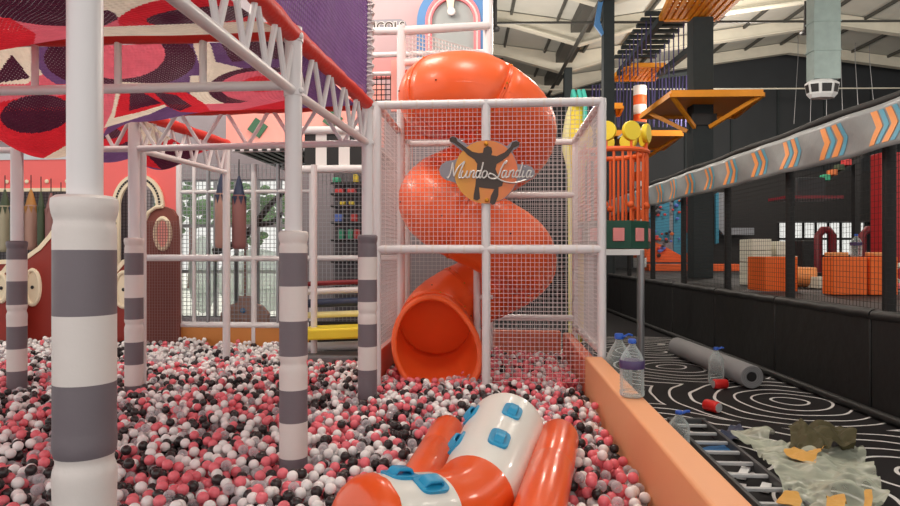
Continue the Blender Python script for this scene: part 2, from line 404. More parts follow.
# left side of the hall: pale back wall behind the play structure with a glazed front
YB = 14.6
xL, xR = -18.0, XY(489, YB).x
wx0, wx1 = XY(150, YB).x, XY(300, YB).x
mb = MB(); mb.box(xL, wx0, YB, YB+.2, 0, 9.7); mb.box(wx1, xR, YB, YB+.2, 0, 9.7); mb.box(wx0, wx1, YB, YB+.2, 3.3, 9.7); mb.box(wx0, wx1, YB, YB+.2, 0, .1)
mb.prism([(-18, 9.69), (-18, 9.9), (UV-UR-.8, 10.98), (.3, 9.96), (.3, 9.69)], (0, YB, 0), (1, 0, 0), UP, (0, .2, 0))
struct(mb.build('wall_back', 'wall_back', smooth=False))
window('window_2', (wx0, YB+.1, .1), (1, 0, 0), wx1-wx0, 3.2, 7, 3, 'steel_grey', .08)
mb = MB(); mb.boxax(H(.55, 22.25, 4.98), hu*.1, hv*7.65, UP*4.98); struct(mb.build('wall_side', 'hallgrey', smooth=False))
mb = MB(); mb.box(xL-16, xR-1.6, YB+.2, 60, -.15, -.02); struct(mb.build('paving_outside', 'ground_out', smooth=False))
for i, (px, d, z, r, lb) in enumerate([(120, 27, 3.2, 1.5, 'leftmost'), (190, 30, 3.6, 1.5, 'second from the left'), (245, 27, 3.3, 1.4, 'third from the left'), (305, 30, 3.6, 1.5, 'rightmost')]):
    t = thing('garden_tree', f'green leafy tree outside the glazed front, {lb} of the four', 'tree', W(px, 253, d)*1)
    t.location.z = -.02; c = Vector((t.location.x, t.location.y, z))
    mb = MB(); mb.tube([(c.x, c.y, -.02), (c.x+.05, c.y, z*.5), (c.x, c.y, z)], [.12, .09, .05], 8); mb.build('trunk', 'brown', t)
    mb = MB()
    for k in range(60):
        a = Vector((random.gauss(0, 1), random.gauss(0, 1), random.gauss(0, .7))).normalized()*r*random.uniform(.5, 1)
        mb.sphere(c+a, random.uniform(.2, .38), 6, (1, 1, .6))
    mb.build('crown', 'foliage', t)
for i, (px, py, rx, rz, lb) in enumerate([(190, 300, .35, .9, 'left'), (248, 303, .95, .75, 'right')]):     # frosted leaves stuck on the glass
    c = W(px, py, 14.5)
    mb = MB(); mb.prism([(x*rx/.5, y*rz/.5) for x, y in arc(0, 0, .5, 0, 360, 40)[:-1]], (c.x, YB+.07, max(c.z, .2+rz)), (1, 0, 0), UP, (0, .01, 0))
    tag(mb.build('leaf_decal', 'decal'), f'pale green frosted leaf shape on the {lb} of the glazed front', 'decal')

# ================================================================== SLIDE CAGE
YF, YK = 7.0, 9.4
XL, XM, XR = XY(377, YF).x, XY(486, YF).x, XY(602, YF).x
ZT, ZM = 3.21, 1.64
PR = .045
cage = thing('slide_cage', 'white netted pipe cage around the orange tube slide', 'netted cage', ((XL+XR)/2, (YF+YK)/2, 0))
def pipe(name, pts, parent, r=PR, m='pipe_white', n=12):
    b = MB(); b.tube(pts, r, n); return b.build(name, m, parent)
for x, y, z0, z1 in ((XL, YF, .0, ZT), (XM, YF, .045, ZT), (XR, YF, .0, ZT), (XL, YK, .0, ZT), (XR, YK, .0, ZT), ((XL+XR)/2, YK, .0, ZT)):
    pipe('post', [(x, y, z0), (x, y, z1+(.03 if y == YF else 0))], cage)
for z in (ZT, ZM):
    pipe('rail', [(XL, YF, z), (XR, YF, z)], cage); pipe('rail', [(XR, YF, z), (XR, YK, z)], cage); pipe('rail', [(XL, YF, z), (XL, YK, z)], cage)
for z in (ZT-.02, 2.43, ZM, .67): pipe('rail', [(XL, YK, z), (XR, YK, z)], cage)
pipe('rail', [(XR, YF, .55), (XR, YK, .55)], cage)
for k in range(14):                                  # tape joints wrapped around the front rails
    for z in (ZT, ZM):
        x = XL+.1+(XR-XL-.2)*k/13; b = MB(); b.tube([(x-.012, YF, z), (x+.012, YF, z)], PR+.003, 12); b.build('tape_band', 'foam_white', cage)
def netpart(o, ux, uy, w, h, cell=.047, r=.002, m='net_white', parent=cage):
    return net(MB(), o, ux, uy, w, h, cell, r).build('net', m, parent, smooth=False)
for x0, x1, z0, z1 in ((XL, XM, ZM, ZT), (XM, XR, ZM, ZT), (XM, XR, .22, ZM)):
    netpart((x0, YF, z0), (1, 0, 0), UP, x1-x0, z1-z0)
netpart((XR, YF, .52), (0, 1, 0), UP, YK-YF, ZT-.52)
netpart((XL, YF, .52), (0, 1, 0), UP, YK-YF, ZT-.52)
netpart((XL, YK, .52), (1, 0, 0), UP, XR-XL, ZT-.52, .06)
# ------------------------------------------------------------------ tube slide
TR = .445; RH = .53
cxs, cys = XY(477, 8.1).x, 8.12
path = []
TH0, TH1, ZA, ZE = 180, 908, 3.54, .67
for i in range(5): path.append(Vector((cxs-RH, cys+.5-.5*i/5, ZA+.04-.04*i/5)))
n = 80
for i in range(n+1):
    th = math.radians(TH0+(TH1-TH0)*i/n); tt = i/n
    q_ = 90/(TH1-TH0)
    z = ZA-.06*(tt/q_)**2 if tt < q_ else ZA-.06+(ZE-ZA+.06)*((tt-q_)/(1-q_))
    path.append(Vector((cxs+RH*math.cos(th), cys+RH*math.sin(th), z)))
tan = (path[-1]-path[-2]).normalized(); tan.z = -.16; tan.normalize()
for i in range(1, 8): path.append(path[-1]+tan*.075)
slide = thing('tube_slide', 'orange spiral tube slide winding down inside the white net cage', 'slide', (cxs, cys, 0))
NP = len(path)
def frame(i):
    t = (path[min(i+1, NP-1)]-path[max(i-1, 0)]).normalized()
    a = t.cross(UP).normalized(); b = a.cross(t)
    return t, a, b
def ring(i, r, off=0.0, n=28, end=0.0):
    t, a, b = frame(i)
    out = []
    for k in range(n):
        c_, s_ = math.cos(2*PI*k/n), math.sin(2*PI*k/n); fl = 1+end*.34*max(0, -.6*c_-.6*s_)**1.5
        out.append(path[i]+t*(off+end*(.10-.34*s_-.12*c_))+(a*c_+b*s_)*r*fl)
    return out
cuts = [0, 9, 17, 29, 41, 53, 65, 77, NP-9, NP-1]
for s in range(len(cuts)-1):
    b = MB(); rows = []
    for i in range(cuts[s], cuts[s+1]+1):
        e = (1.0 if i >= NP-7 else 0)*max(0, (i-(NP-8))/7)
        rows.append(ring(i, TR, 0, 28, e))
    vs = [v for r_ in rows for v in r_]; fs = []
    for i in range(len(rows)-1):
        for k in range(28):
            l = (k+1) % 28; fs.append((i*28+k, i*28+l, (i+1)*28+l, (i+1)*28+k))
    b.add(vs, fs); b.build('tube_section', 'slide', slide, solid=.018)
for c in cuts[1:-1]:
    b = MB(); t, a, bb = frame(c)
    b.lathe(path[c], [(TR-.0, -.022), (TR+.014, -.02), (TR+.014, -.003), (TR+.008, 0), (TR+.014, .003), (TR+.014, .02), (TR, .022)], 36, t)
    b.build('flange', 'slide', slide)
    b = MB()
    for k in range(8):
        w = 2*PI*k/8+.2; p_ = path[c]+(a*math.cos(w)+bb*math.sin(w))*(TR+.016)
        b.sphere(p_, .012, 8)
    b.build('flange_bolt', 'brass', slide)
for i in range(2, NP-10, 5):                         # bolts along the seam of the two half shells
    t, a, bb = frame(i)
    for q in (path[i]+a*(TR+.01)+bb*.025, path[i]-a*(TR+.01)+bb*.025, path[i]+bb*(TR+.008)):
        b = MB(); b.sphere(q, .011, 8); b.build('seam_bolt', 'bolt', slide)
for sg in (1, -1):
    b = MB(); b.tube([path[i]+frame(i)[1]*sg*(TR+.004) for i in range(NP-8)], .006, 6); b.build('seam', 'slide', slide)
b = MB(); b.tube(ring(NP-1, TR+.012, 0, 28, 1), .035, 10, closed=True); b.build('mouth_lip', 'slide', slide)
ye = path[0].y; xe = path[0].x; ze = path[0].z
b = MB()                                             # square entry panel with a round hole
sq = .47; hole = arc(0, 0, TR, 0, 360, 40)[:-1]
def outsq(p): m_ = max(abs(p[0]), abs(p[1])); return (p[0]/m_*sq, p[1]/m_*sq)
for i in range(40):
    a0 = hole[i]; a1 = hole[(i+1) % 40]; o0, o1 = outsq(a0), outsq(a1)
    q = [Vector((xe+x, ye, ze+z)) for x, z in (a0, o0, o1, a1)]; q2 = [v+Vector((0, .03, 0)) for v in q]
    b.add(q+q2, [(0, 1, 2, 3), (7, 6, 5, 4), (1, 5, 6, 2), (0, 3, 7, 4)])
b.build('entry_panel', 'slide', slide, smooth=False)
b = MB(); b.tube([(cxs, cys, 0), (cxs, cys, 2.9)], .045, 12); b.build('support_pole', 'pipe_white', slide)
for deg, z in ((360, 2.62), (540, 1.85), (720, 1.05)):
    a_ = math.radians(deg)
    b = MB(); b.tube([(cxs, cys, z), (cxs+.2*math.cos(a_), cys+.2*math.sin(a_), z)], .03, 8); b.build('support_arm', 'pipe_white', slide)

# ------------------------------------------------------------------ sign tied to the front net
sy = YF-.055
sc_ = W(486, 172, 6.96); sc_.y = sy
sign = thing('hanging_sign', 'round orange sign with leaping figure tied to the cage net', 'sign', sc_)
k = 6.96/650
def sp(pts): return [((x-486)*k, (172-y)*k) for x, y in pts]
def zs(pts): return [(430+x/5.625, 125+y/5.622) for x, y in pts]     # from the enlarged view of the sign
b = MB(); b.prism(sp(zs([(50, 250), (65, 220), (95, 202), (130, 198), (150, 190), (175, 165), (185, 150), (110, 90), (112, 70), (130, 62), (150, 70), (215, 115), (260, 93), (320, 86), (380, 95), (430, 122), (462, 95), (485, 88), (505, 105), (500, 125), (462, 150), (480, 195), (490, 222), (540, 228), (572, 240), (588, 270), (578, 300), (545, 316), (490, 325), (465, 370), (425, 412), (375, 435), (320, 446), (255, 432), (200, 400), (162, 355), (145, 325), (90, 308), (60, 285)])), sc_, (1, 0, 0), UP, (0, .02, 0))
b.build('sign_back', 'sign_grey', sign, smooth=False)
def disc_mat():
    m = mat('sign_disc', '#D89040', .4); nt = m.node_tree; bs = nt.nodes['Principled BSDF']
    tc = nt.nodes.new('ShaderNodeTexCoord'); sep = nt.nodes.new('ShaderNodeSeparateXYZ'); nt.links.new(tc.outputs['Object'], sep.inputs[0])
    r = nt.nodes.new('ShaderNodeMapRange'); r.inputs[1].default_value = -.3; r.inputs[2].default_value = .3; nt.links.new(sep.outputs[0], r.inputs[0])
    mx = nt.nodes.new('ShaderNodeMix'); mx.data_type = 'RGBA'; nt.links.new(r.outputs[0], mx.inputs[0])
    mx.inputs[6].default_value = lin('#D8983A'); mx.inputs[7].default_value = lin('#DC7448'); nt.links.new(mx.outputs[2], bs.inputs['Base Color'])
    return m
M['disc'] = disc_mat()
b = MB(); b.prism(sp(zs(arc(315, 266, 177, 0, 360, 48)[:-1])), sc_+Vector((0, -.004, 0)), (1, 0, 0), UP, (0, .006, 0)); b.build('sign_disc', 'disc', sign, smooth=False)
fig = [(112, 92), (112, 74), (128, 66), (148, 72), (156, 92), (200, 125), (240, 152), (275, 160), (298, 158), (303, 132), (325, 120), (346, 130), (350, 156), (345, 172), (375, 178), (418, 158), (450, 128), (462, 102), (482, 95), (500, 100), (503, 116), (486, 126), (470, 132), (440, 178), (405, 205), (375, 222), (368, 250), (385, 290), (412, 320), (405, 345), (386, 352), (384, 400), (366, 445), (350, 450), (336, 440), (342, 400), (362, 362), (322, 358), (276, 352), (280, 390), (282, 415), (265, 426), (245, 418), (246, 395), (256, 340), (262, 270), (266, 220), (250, 195), (215, 172), (175, 130), (140, 104)]
b = MB(); b.prism(sp(zs(fig)), sc_+Vector((0, -.008, 0)), (1, 0, 0), UP, (0, .006, 0)); b.build('leaping_figure', 'ink', sign, smooth=False)
lt = zs([(335, 268)])[0]
def stroke(b, pts, wid=.0085):
    pts = [((x-486)*k, (172-y)*k) for x, y in zs(pts)]; P = [Vector((sc_.x+x, sy-.014, sc_.z+z)) for x, z in pts]
    P = cat_([*P], 8*(len(P)-1)) if len(P) > 2 else P
    b.tube(P, wid, 6)
def cat_(P, n=60):
    out = []; Q = [P[0]*2-P[1]]+P+[P[-1]*2-P[-2]]; segs = len(P)-1
    for s in range(segs):
        a, b_, c, d_ = Q[s:s+4]
        for i in range(n//segs):
            t = i/(n//segs); out.append(.5*((2*b_)+(c-a)*t+(2*a-5*b_+4*c-d_)*t*t+(3*b_-a-3*c+d_)*t**3))
    out.append(P[-1]); return out
LET = [[[(95, 292), (104, 296), (116, 270), (128, 212)], [(128, 212), (132, 260), (135, 290)], [(135, 290), (160, 240), (196, 206)], [(196, 206), (172, 262), (163, 296), (176, 296)]],
       [[(186, 258), (176, 285), (182, 299), (198, 288), (212, 258)], [(212, 258), (203, 288), (208, 299), (218, 292)]],
       [[(230, 258), (221, 298)], [(224, 280), (240, 260), (250, 262), (242, 290), (246, 299), (254, 292)]],
       [[(284, 262), (266, 262), (258, 284), (262, 299), (276, 290), (288, 256)], [(300, 212), (288, 262), (278, 290), (282, 299), (290, 292)]],
       [[(312, 258), (298, 270), (294, 290), (302, 300), (316, 290), (322, 270), (312, 258)]],
       [[(424, 222), (432, 206), (420, 214), (400, 250), (384, 292), (366, 304), (340, 302), (328, 288), (338, 276), (360, 284), (384, 304), (416, 320), (470, 328), (540, 312)]],
       [[(430, 262), (414, 262), (404, 284), (408, 299), (420, 290), (432, 260)], [(432, 260), (424, 288), (428, 299), (438, 292)]],
       [[(450, 258), (441, 298)], [(444, 280), (460, 260), (470, 262), (462, 290), (466, 299), (474, 292)]],
       [[(504, 262), (488, 262), (480, 284), (484, 299), (496, 290), (508, 256)], [(520, 214), (508, 262), (498, 290), (502, 299), (510, 292)]],
       [[(526, 260), (516, 290), (520, 299), (530, 292)], [(532, 240), (534, 237)]],
       [[(566, 262), (550, 262), (540, 284), (544, 299), (556, 290), (568, 260)], [(568, 260), (560, 288), (564, 299), (578, 288)]]]
for L_ in LET:
    b = MB()
    for st_ in L_: stroke(b, st_)
    b.build('letter', 'silver', sign)
for pt in ((316, 108), (320, 424)):
    q = zs([pt])[0]; b = MB(); b.sphere((sc_.x+(q[0]-486)*k, sy-.008, sc_.z+(172-q[1])*k), .025, 12, (1, .5, 1)); b.build('screw_cap', 'brass', sign)
# ------------------------------------------------------------------ pit curbs
def padded(name, label, x0, x1, y0, y1, z1, m, inner=None, cat='padded wall'):
    b = MB(); b.box(x0, x1, y0, y1, 0, z1)
    o = b.build(name, [m], None, bevel=.02); return tag(o, label, cat)
padded('pit_curb', 'peach vinyl padded curb along the right side of the ball pit', .925, 1.11, 1.6, YF-.06, .51, 'peach')
padded('pit_curb', 'coral padded curb along the right side inside the slide cage', .93, 1.06, YF+.06, YK-.07, .47, 'coral_curb')
padded('pit_curb', 'coral padded curb behind the slide at the back of the cage', XL+.07, .92, YK+.06, YK+.22, .47, 'coral_curb')
padded('pit_curb', 'coral padded curb along the left side of the slide cage', XL-.13, XL-.055, YF+.07, YK, .47, 'coral_curb')
# ================================================================== CROCHET NET FRAME
FX = -1.32; YA, YBp, YC = 2.08, 4.35, 6.42
pA = XY(85, YA); pB = XY(293.5, YBp); pC = XY(367.5, YC); pD = XY(134, 6.6); pE = XY(17, 6.6); pF = XY(226.5, 8.65)
ZTOP, ZLOW = 3.09, 2.70
frm = thing('net_climbing_frame', 'white tubular frame on striped padded posts holding up the crocheted nets', 'climbing frame', (FX, 4.5, 0))
def sleeve_prof(z0, z1, r, necks):
    pr_ = []; z = z1
    N = 60
    for i in range(N+1):
        z = z0+(z1-z0)*i/N; rr = r
        for nk in necks:
            d_ = abs(z-nk); rr -= .016*math.exp(-(d_/.018)**2); rr += .008*math.exp(-((d_-.05)/.03)**2)
        if i == 0 or i == N: rr = r*.62
        if i == 1 or i == N-1: rr = r*.95
        pr_.append((rr, z))
    return pr_
def padpost(p, bounds, first, ztop, r=.1, rp=.055, necks=()):
    b = MB(); b.tube([(p.x, p.y, 0), (p.x, p.y, ztop)], rp, 20); post = b.build('post', 'pipe_white', frm)
    zs_ = bounds+[0.0]; colr = first
    for i in range(len(zs_)-1):
        b = MB(); z1, z0 = zs_[i], zs_[i+1]
        pr_ = []
        N = 18
        for j in range(N+1):
            z = z0+(z1-z0)*j/N; rr = r
            for nk in necks:
                rr -= .009*math.exp(-((z-nk)/.02)**2); rr += .002*math.exp(-((abs(z-nk)-.06)/.03)**2)
            if i == 0:
                rr += .006*math.exp(-((z-z1+.03)/.03)**2)-.005*math.exp(-((z-z1+.085)/.015)**2)
                if j == N: rr = r*.9
            pr_.append((rr, z))
        b.lathe((p.x, p.y, 0), pr_, 32)
        o = b.build('foam_sleeve', 'foam_white' if colr == 0 else 'foam_grey', post); o['label'] = ('white' if colr == 0 else 'grey')+' padded band on the post'
        colr = 1-colr
    return post
padpost(pA, [1.79, 1.61, 1.395, 1.17, .93, .70, .47, .24], 0, ZTOP+.05, .096, .055, (.912,))
padpost(pB, [1.75, 1.60, 1.375, 1.14, .905, .675, .455, .215], 0, ZTOP+.05, .095, .058, (.85,))
padpost(pC, [1.78, 1.56, 1.335, 1.115, .895, .67, .44], 1, ZTOP+.04, .095, .058, (1.0,))
padpost(pD, [1.76, 1.60, 1.37, 1.13, .905, .665, .43, .21], 0, ZTOP, .092, .058, (.85,))
padpost(pE, [1.73, 1.53, 1.30, 1.05, .82, .58, .345], 1, ZTOP, .096, .06, (.98,))
b = MB(); b.tube([(pF.x, pF.y, 0), (pF.x, pF.y, ZTOP)], .05, 16); b.build('post', 'pipe_white', frm)
b = MB(); q = XY(142, 6.75); b.tube([(q.x, q.y, 0), (q.x, q.y, 2.72)], .045, 16); b.build('post', 'pipe_white', frm)
def truss(p, q, nweb, vert=False, red=True, zt=ZTOP, zl=ZLOW, rr=.062, webr=.02):
    p = Vector((p.x, p.y, 0)); q = Vector((q.x, q.y, 0)); u = UP
    b = MB(); b.tube([p+u*zt, q+u*zt], .036, 12); b.tube([p+u*zl, q+u*zl], .034, 12)
    if vert:
        for i in range(nweb): t = (i+.5)/nweb; b.tube([p.lerp(q, t)+u*zt, p.lerp(q, t)+u*zl], .026, 10)
    else:
        for i in range(nweb):
            a, m_, c = i/nweb, (i+.5)/nweb, (i+1)/nweb
            b.tube([p.lerp(q, a)+u*zt, p.lerp(q, m_)+u*zl], webr, 8); b.tube([p.lerp(q, m_)+u*zl, p.lerp(q, c)+u*zt], webr, 8)
    o = b.build('truss', 'pipe_white', frm)
    if red:
        b = MB(); L = (q-p).length; N = max(2, int(L/.12)); t = (q-p).normalized()
        pts = [p.lerp(q, i/N)+u*zt for i in range(N+1)]
        b.tube(pts, [rr*(1+.05*math.sin(i*2.3)+.04*math.sin(i*1.1)) for i in range(N+1)], 14)
        o2 = b.build('rail_cover', 'red_wrap', o); o2['label'] = 'red wrapped cover of the upper rail'
    return o
def at(p, y): return Vector((p.x, y, 0))
pA2 = Vector((FX, 1.2, 0))
truss(Vector((pB.x, .9, 0)), pB, 10); truss(pB, pC, 5)
xLf = -5.6
qB = XY(17, YBp); qB2 = Vector((xLf, YBp, 0))
# transverse beam at the second post, with upright struts at the places seen
o = truss(pB, qB2, 0, zl=2.745, zt=3.115)
for px in (203, 118, 35, -50, -135): x = XY(px, YBp); b = MB(); b.tube([(x.x, x.y, 2.745), (x.x, x.y, 3.115)], .025, 10); b.build('strut', 'pipe_white', o)
truss(pC, pD, 5); truss(pD, pE, 3, red=True); truss(pE, Vector((pE.x-1.6, pE.y, 0)), 3)
truss(pD, pF, 6)
for p_ in (pB, pC):
    for z in (ZTOP-.02, ZLOW):
        b = MB(); b.tube([(p_.x, p_.y, z-.03), (p_.x, p_.y, z+.03)], .066, 16); b.sphere((p_.x+.06, p_.y-.03, z), .02, 8); b.build('clamp', 'pipe_white', frm)
# ------------------------------------------------------------------ crochet nets
CN = ['cr_cream', 'cr_plum', 'cr_pink', 'cr_red', 'cr_purple']
def el(cx, cy, rx, ry, ang=0):
    c, s = math.cos(math.radians(ang)), math.sin(math.radians(ang))
    return lambda x, y: (((x-cx)*c+(y-cy)*s)/rx)**2+((-(x-cx)*s+(y-cy)*c)/ry)**2 < 1
def pg(pts):
    def f(x, y):
        ins = False; n = len(pts)
        for i in range(n):
            (x0, y0), (x1, y1) = pts[i], pts[i-1]
            if (y0 > y) != (y1 > y) and x < (x1-x0)*(y-y0)/(y1-y0)+x0: ins = not ins
        return ins
    return f
def sheet(name, label, fz, x0, x1, y0, y1, nx, ny, rules, base, default=None, uvk=1.0):
    """a crocheted sheet; its motifs are laid out on the sheet itself"""
    vs = []; fs = []; mi = []; b = MB()
    for j in range(ny+1):
        for i in range(nx+1):
            s_, t_ = i/nx, j/ny; vs.append(fz(s_, t_, x0+(x1-x0)*s_, y0+(y1-y0)*t_))
    for j in range(ny):
        for i in range(nx):
            q = (j*(nx+1)+i, j*(nx+1)+i+1, (j+1)*(nx+1)+i+1, (j+1)*(nx+1)+i)
            c = sum((Vector(vs[k_]) for k_ in q), Vector())/4
            px, py, d_ = PIX(c); m_ = base
            for f, col in rules:
                if f(px, py): m_ = col
            b.mi = m_; b.f.append(q); b.m.append(m_)
    b.v = [tuple(v) for v in vs]
    o = b.build(name, CN, None)
    uvl = o.data.uv_layers.new(name='UVMap')
    co = np.array(vs); uvw = np.zeros((len(o.data.loops), 2), dtype=np.float32)
    li = np.zeros(len(o.data.loops), dtype=np.int32); o.data.loops.foreach_get('vertex_index', li)
    # arc length across the sheet so the loops stay the same size everywhere
    A = co.reshape(ny+1, nx+1, 3)
    du = np.concatenate([np.zeros((ny+1, 1)), np.cumsum(np.linalg.norm(np.diff(A, axis=1), axis=2), axis=1)], axis=1)
    dv = np.concatenate([np.zeros((1, nx+1)), np.cumsum(np.linalg.norm(np.diff(A, axis=0), axis=2), axis=0)], axis=0)
    uvw[:, 0] = du.reshape(-1)[li]*uvk; uvw[:, 1] = dv.reshape(-1)[li]*uvk
    uvl.data.foreach_set('uv', uvw.reshape(-1))
    return tag(o, label, 'net')
def pocket(s_, t_, cs):
    z = 0
    for (cx, cy, rx, ry, dp) in cs: z += dp*math.exp(-((s_-cx)/rx)**2-((t_-cy)/ry)**2)
    return z
PL, PK, RD, CR, PU = 1, 2, 3, 0, 4
X1 = pB.x-.02
# second bay: hangs between the two cross beams
def sag2(s_, t_, x, y):
    e = math.sin(PI*t_)**.8*(min(1, s_*6)**.5 if s_ < .17 else 1)*(min(1, (1-s_)*6)**.5 if s_ > .83 else 1) if 0 < t_ < 1 else 0
    zz = 3.07-e*(.19+pocket(s_, .5, [(.40, .5, .09, 1, .46), (.58, .5, .06, 1, .08), (.12, .5, .1, 1, .25)])+.02*math.sin(14*s_))
    return (x, y, zz)
r2 = [(pg([(0, 0), (60, 0), (110, 60), (70, 95), (-200, 100), (-200, 0)]), CR),
      (pg([(-10, 84), (12, 54), (30, 78)]), PL), (pg([(-90, 84), (-52, 54), (-30, 78)]), PL), (pg([(40, 50), (70, 62), (70, 66), (40, 58)]), PL), (pg([(35, 76), (70, 70), (70, 92), (20, 92)]), PK),
      (el(120, 58, 84, 40), PU), (el(120, 58, 76, 32), PL), (el(118, 54, 47, 25), PK),
      (pg([(188, 30), (206, 30), (216, 62), (250, 70), (300, 66), (300, 80), (205, 80)]), CR),
      (pg([(216, 36), (290, 34), (290, 58), (232, 62)]), PL),
      (pg([(190, 76), (300, 70), (300, 112), (190, 112)]), CR),
      (el(258, 87, 50, 20, -3), PL), (el(258, 86, 38, 15, -3), PK), (el(262, 84, 22, 8, -3), RD),
      (pg([(206, 104), (240, 103), (300, 88), (300, 99), (236, 112), (200, 114)]), PK), (pg([(200, 110), (236, 111), (300, 97), (300, 120), (200, 120)]), RD),
      (pg([(-400, 88), (72, 84), (100, 92), (72, 160), (30, 175), (-400, 175)]), RD), (pg([(-400, 84), (72, 84), (80, 90), (60, 96), (20, 98), (-20, 106), (-400, 100)]), PK),
      (el(36, 114, 36, 19, -6), PL), (el(-90, 120, 40, 22), PL), (pg([(44, 158), (76, 140), (70, 170), (50, 170)]), CR),
      (pg([(70, 84), (122, 84), (116, 112), (100, 140), (68, 145)]), PK),
      (pg([(118, 82), (168, 84), (172, 104), (150, 114), (104, 128), (112, 112)]), CR), (pg([(122, 86), (150, 86), (166, 104), (140, 112), (114, 118)]), RD), (pg([(130, 92), (142, 92), (162, 103), (140, 108), (129, 111)]), PL),
      (pg([(146, 86), (180, 88), (205, 104), (212, 113), (180, 112), (166, 106)]), RD), (pg([(152, 91), (176, 95), (192, 106), (180, 111), (170, 108)]), PL)]
sheet('crochet_net', 'crocheted cord net with pink, plum and red motifs sagging behind the first cross beam', sag2, -5.7, X1, YBp+.06, 6.4, 430, 210, r2, PU)
def sag1(s_, t_, x, y):
    e = math.sin(PI*t_)**.7 if 0 < t_ < 1 else 0
    return (x, y, 3.10-e*(.2+pocket(s_, t_, [(.45, .82, .1, .2, .20), (.72, .7, .12, .3, .08)])+.02*math.sin(17*s_)))
r1 = [(el(35, 2, 72, 22, 8), PL), (pg([(-200, 14), (10, 18), (36, 34), (30, 60), (-200, 60)]), RD),
      (pg([(98, -60), (175, -60), (170, 2), (140, 12), (100, 22)]), CR), (el(106, 20, 12, 10), PL), (pg([(100, 28), (140, 8), (190, -8), (230, -10), (230, 40), (100, 45)]), PK),
      (el(196, 14, 78, 20, -6), RD), (el(200, 16, 54, 9, -5), PL), (pg([(100, 27), (290, 20), (290, 60), (100, 60)]), CR), (pg([(230, -80), (300, -80), (300, 20), (250, 16)]), RD)]
sheet('crochet_net', 'crocheted cord net with plum and red motifs hung in front of the first cross beam', sag1, -4.6, X1, 1.3, YBp-.06, 330, 300, r1, PK)
def sag3(s_, t_, x, y):
    e = math.sin(PI*t_) if 0 < t_ < 1 else 0
    return (x, y, 3.02-e*(.1+pocket(s_, .5, [(.80, .5, .13, 1, .3), (.45, .5, .13, 1, .2)])))
r3 = [(el(108, 128, 34, 20), PL), (el(108, 132, 26, 14), RD), (el(108, 133, 13, 6), PL), (pg([(150, 130), (260, 142), (190, 175), (140, 165)]), RD), (pg([(140, 148), (200, 150), (186, 176), (168, 176)]), PL), (pg([(140, 120), (180, 120), (170, 140), (142, 146)]), CR),
      (el(205, 118, 30, 14), PU), (pg([(228, 100), (330, 96), (330, 140), (228, 145)]), PU)]
sheet('crochet_net', 'crocheted cord net with purple and dark red motifs sagging over the far bay', sag3, -5.8, pF.x-.05, 6.68, 8.6, 200, 120, r3, PU)
# purple side net standing above the rail, with its laced white edge
def wallnet(s_, t_, x, y): return (pB.x+(pC.x-pB.x)*((y-YBp)/(YC-YBp))+.04*math.sin(3*y)*math.sin(PI*t_), y, 3.1+1.9*t_)
b = MB(); nx, ny = 90, 50; vs = []
for j in range(ny+1):
    for i in range(nx+1): vs.append(wallnet(i/nx, j/ny, 0, 2.4+(YC-.03-2.4)*i/nx))
b.v = [tuple(v) for v in vs]; b.f = [(j*(nx+1)+i, j*(nx+1)+i+1, (j+1)*(nx+1)+i+1, (j+1)*(nx+1)+i) for j in range(ny) for i in range(nx)]; b.m = [0]*len(b.f)
wn = b.build('side_net', 'cr_wall'); uvl = wn.data.uv_layers.new(name='UVMap')
for l in wn.data.loops:
    v = vs[l.vertex_index]; uvl.data[l.index].uv = (v[1]+.12*math.sin(v[2]*8), v[2])
tag(wn, 'purple crocheted side net standing above the red rail', 'net')
b = MB(); e0 = Vector((pC.x+.015, YC, ZTOP+.03)); N = 150
b.tube([e0, e0+UP*1.9], .036, 10)
for sg in (1, -1): b.tube([e0+UP*(1.88*i/N)+Vector((math.cos(sg*i*.9), math.sin(sg*i*.9), 0))*.048 for i in range(N+1)], .012, 5)
b.build('laced_edge', 'net_white', wn)

# ================================================================== LEFT PLAYHOUSE
DF = 11.6
def face(name, label, cat, px0, d): return thing(name, label, cat, Vector((W(px0, 253, d).x, W(px0, 253, d).y, 0)))
# facade: salmon board, open bay at left, arched doorway at right
fo = W(178, 253, DF); YFc = fo.y
def fx(px): return XY(px, YFc).x
def fz(py): return CH+(HOR-py)/F*YFc
hs = thing('playhouse_front', 'salmon playhouse front with a white arched opening and hanging bay', 'playhouse', (fx(60), YFc, 0))
ax, ar = fx(139), (fx(161)-fx(117))/2; az = fz(205)
poly = [(fx(-80), 0), (fx(-80), fz(155)), (fx(179), fz(155)), (fx(179), 0), (ax+ar, 0)]+[(ax+ar*math.cos(math.radians(t)), az+ar*math.sin(math.radians(t))*1.25) for t in range(0, 181, 9)]+[(ax-ar, 0), (fx(98), 0), (fx(98), fz(187)), (fx(-70), fz(187)), (fx(-70), 0)]
b = MB(); b.prism(poly, (0, YFc, 0), (1, 0, 0), UP, (0, .08, 0)); b.build('wall_board', 'salmon', hs, smooth=False)
b = MB(); pts = [(ax+ar*1.0, YFc-.03, .05)]+[(ax+(ar+.0)*math.cos(math.radians(t)), YFc-.03, az+(ar)*math.sin(math.radians(t))*1.25) for t in range(0, 181, 6)]+[(ax-ar, YFc-.03, .05)]
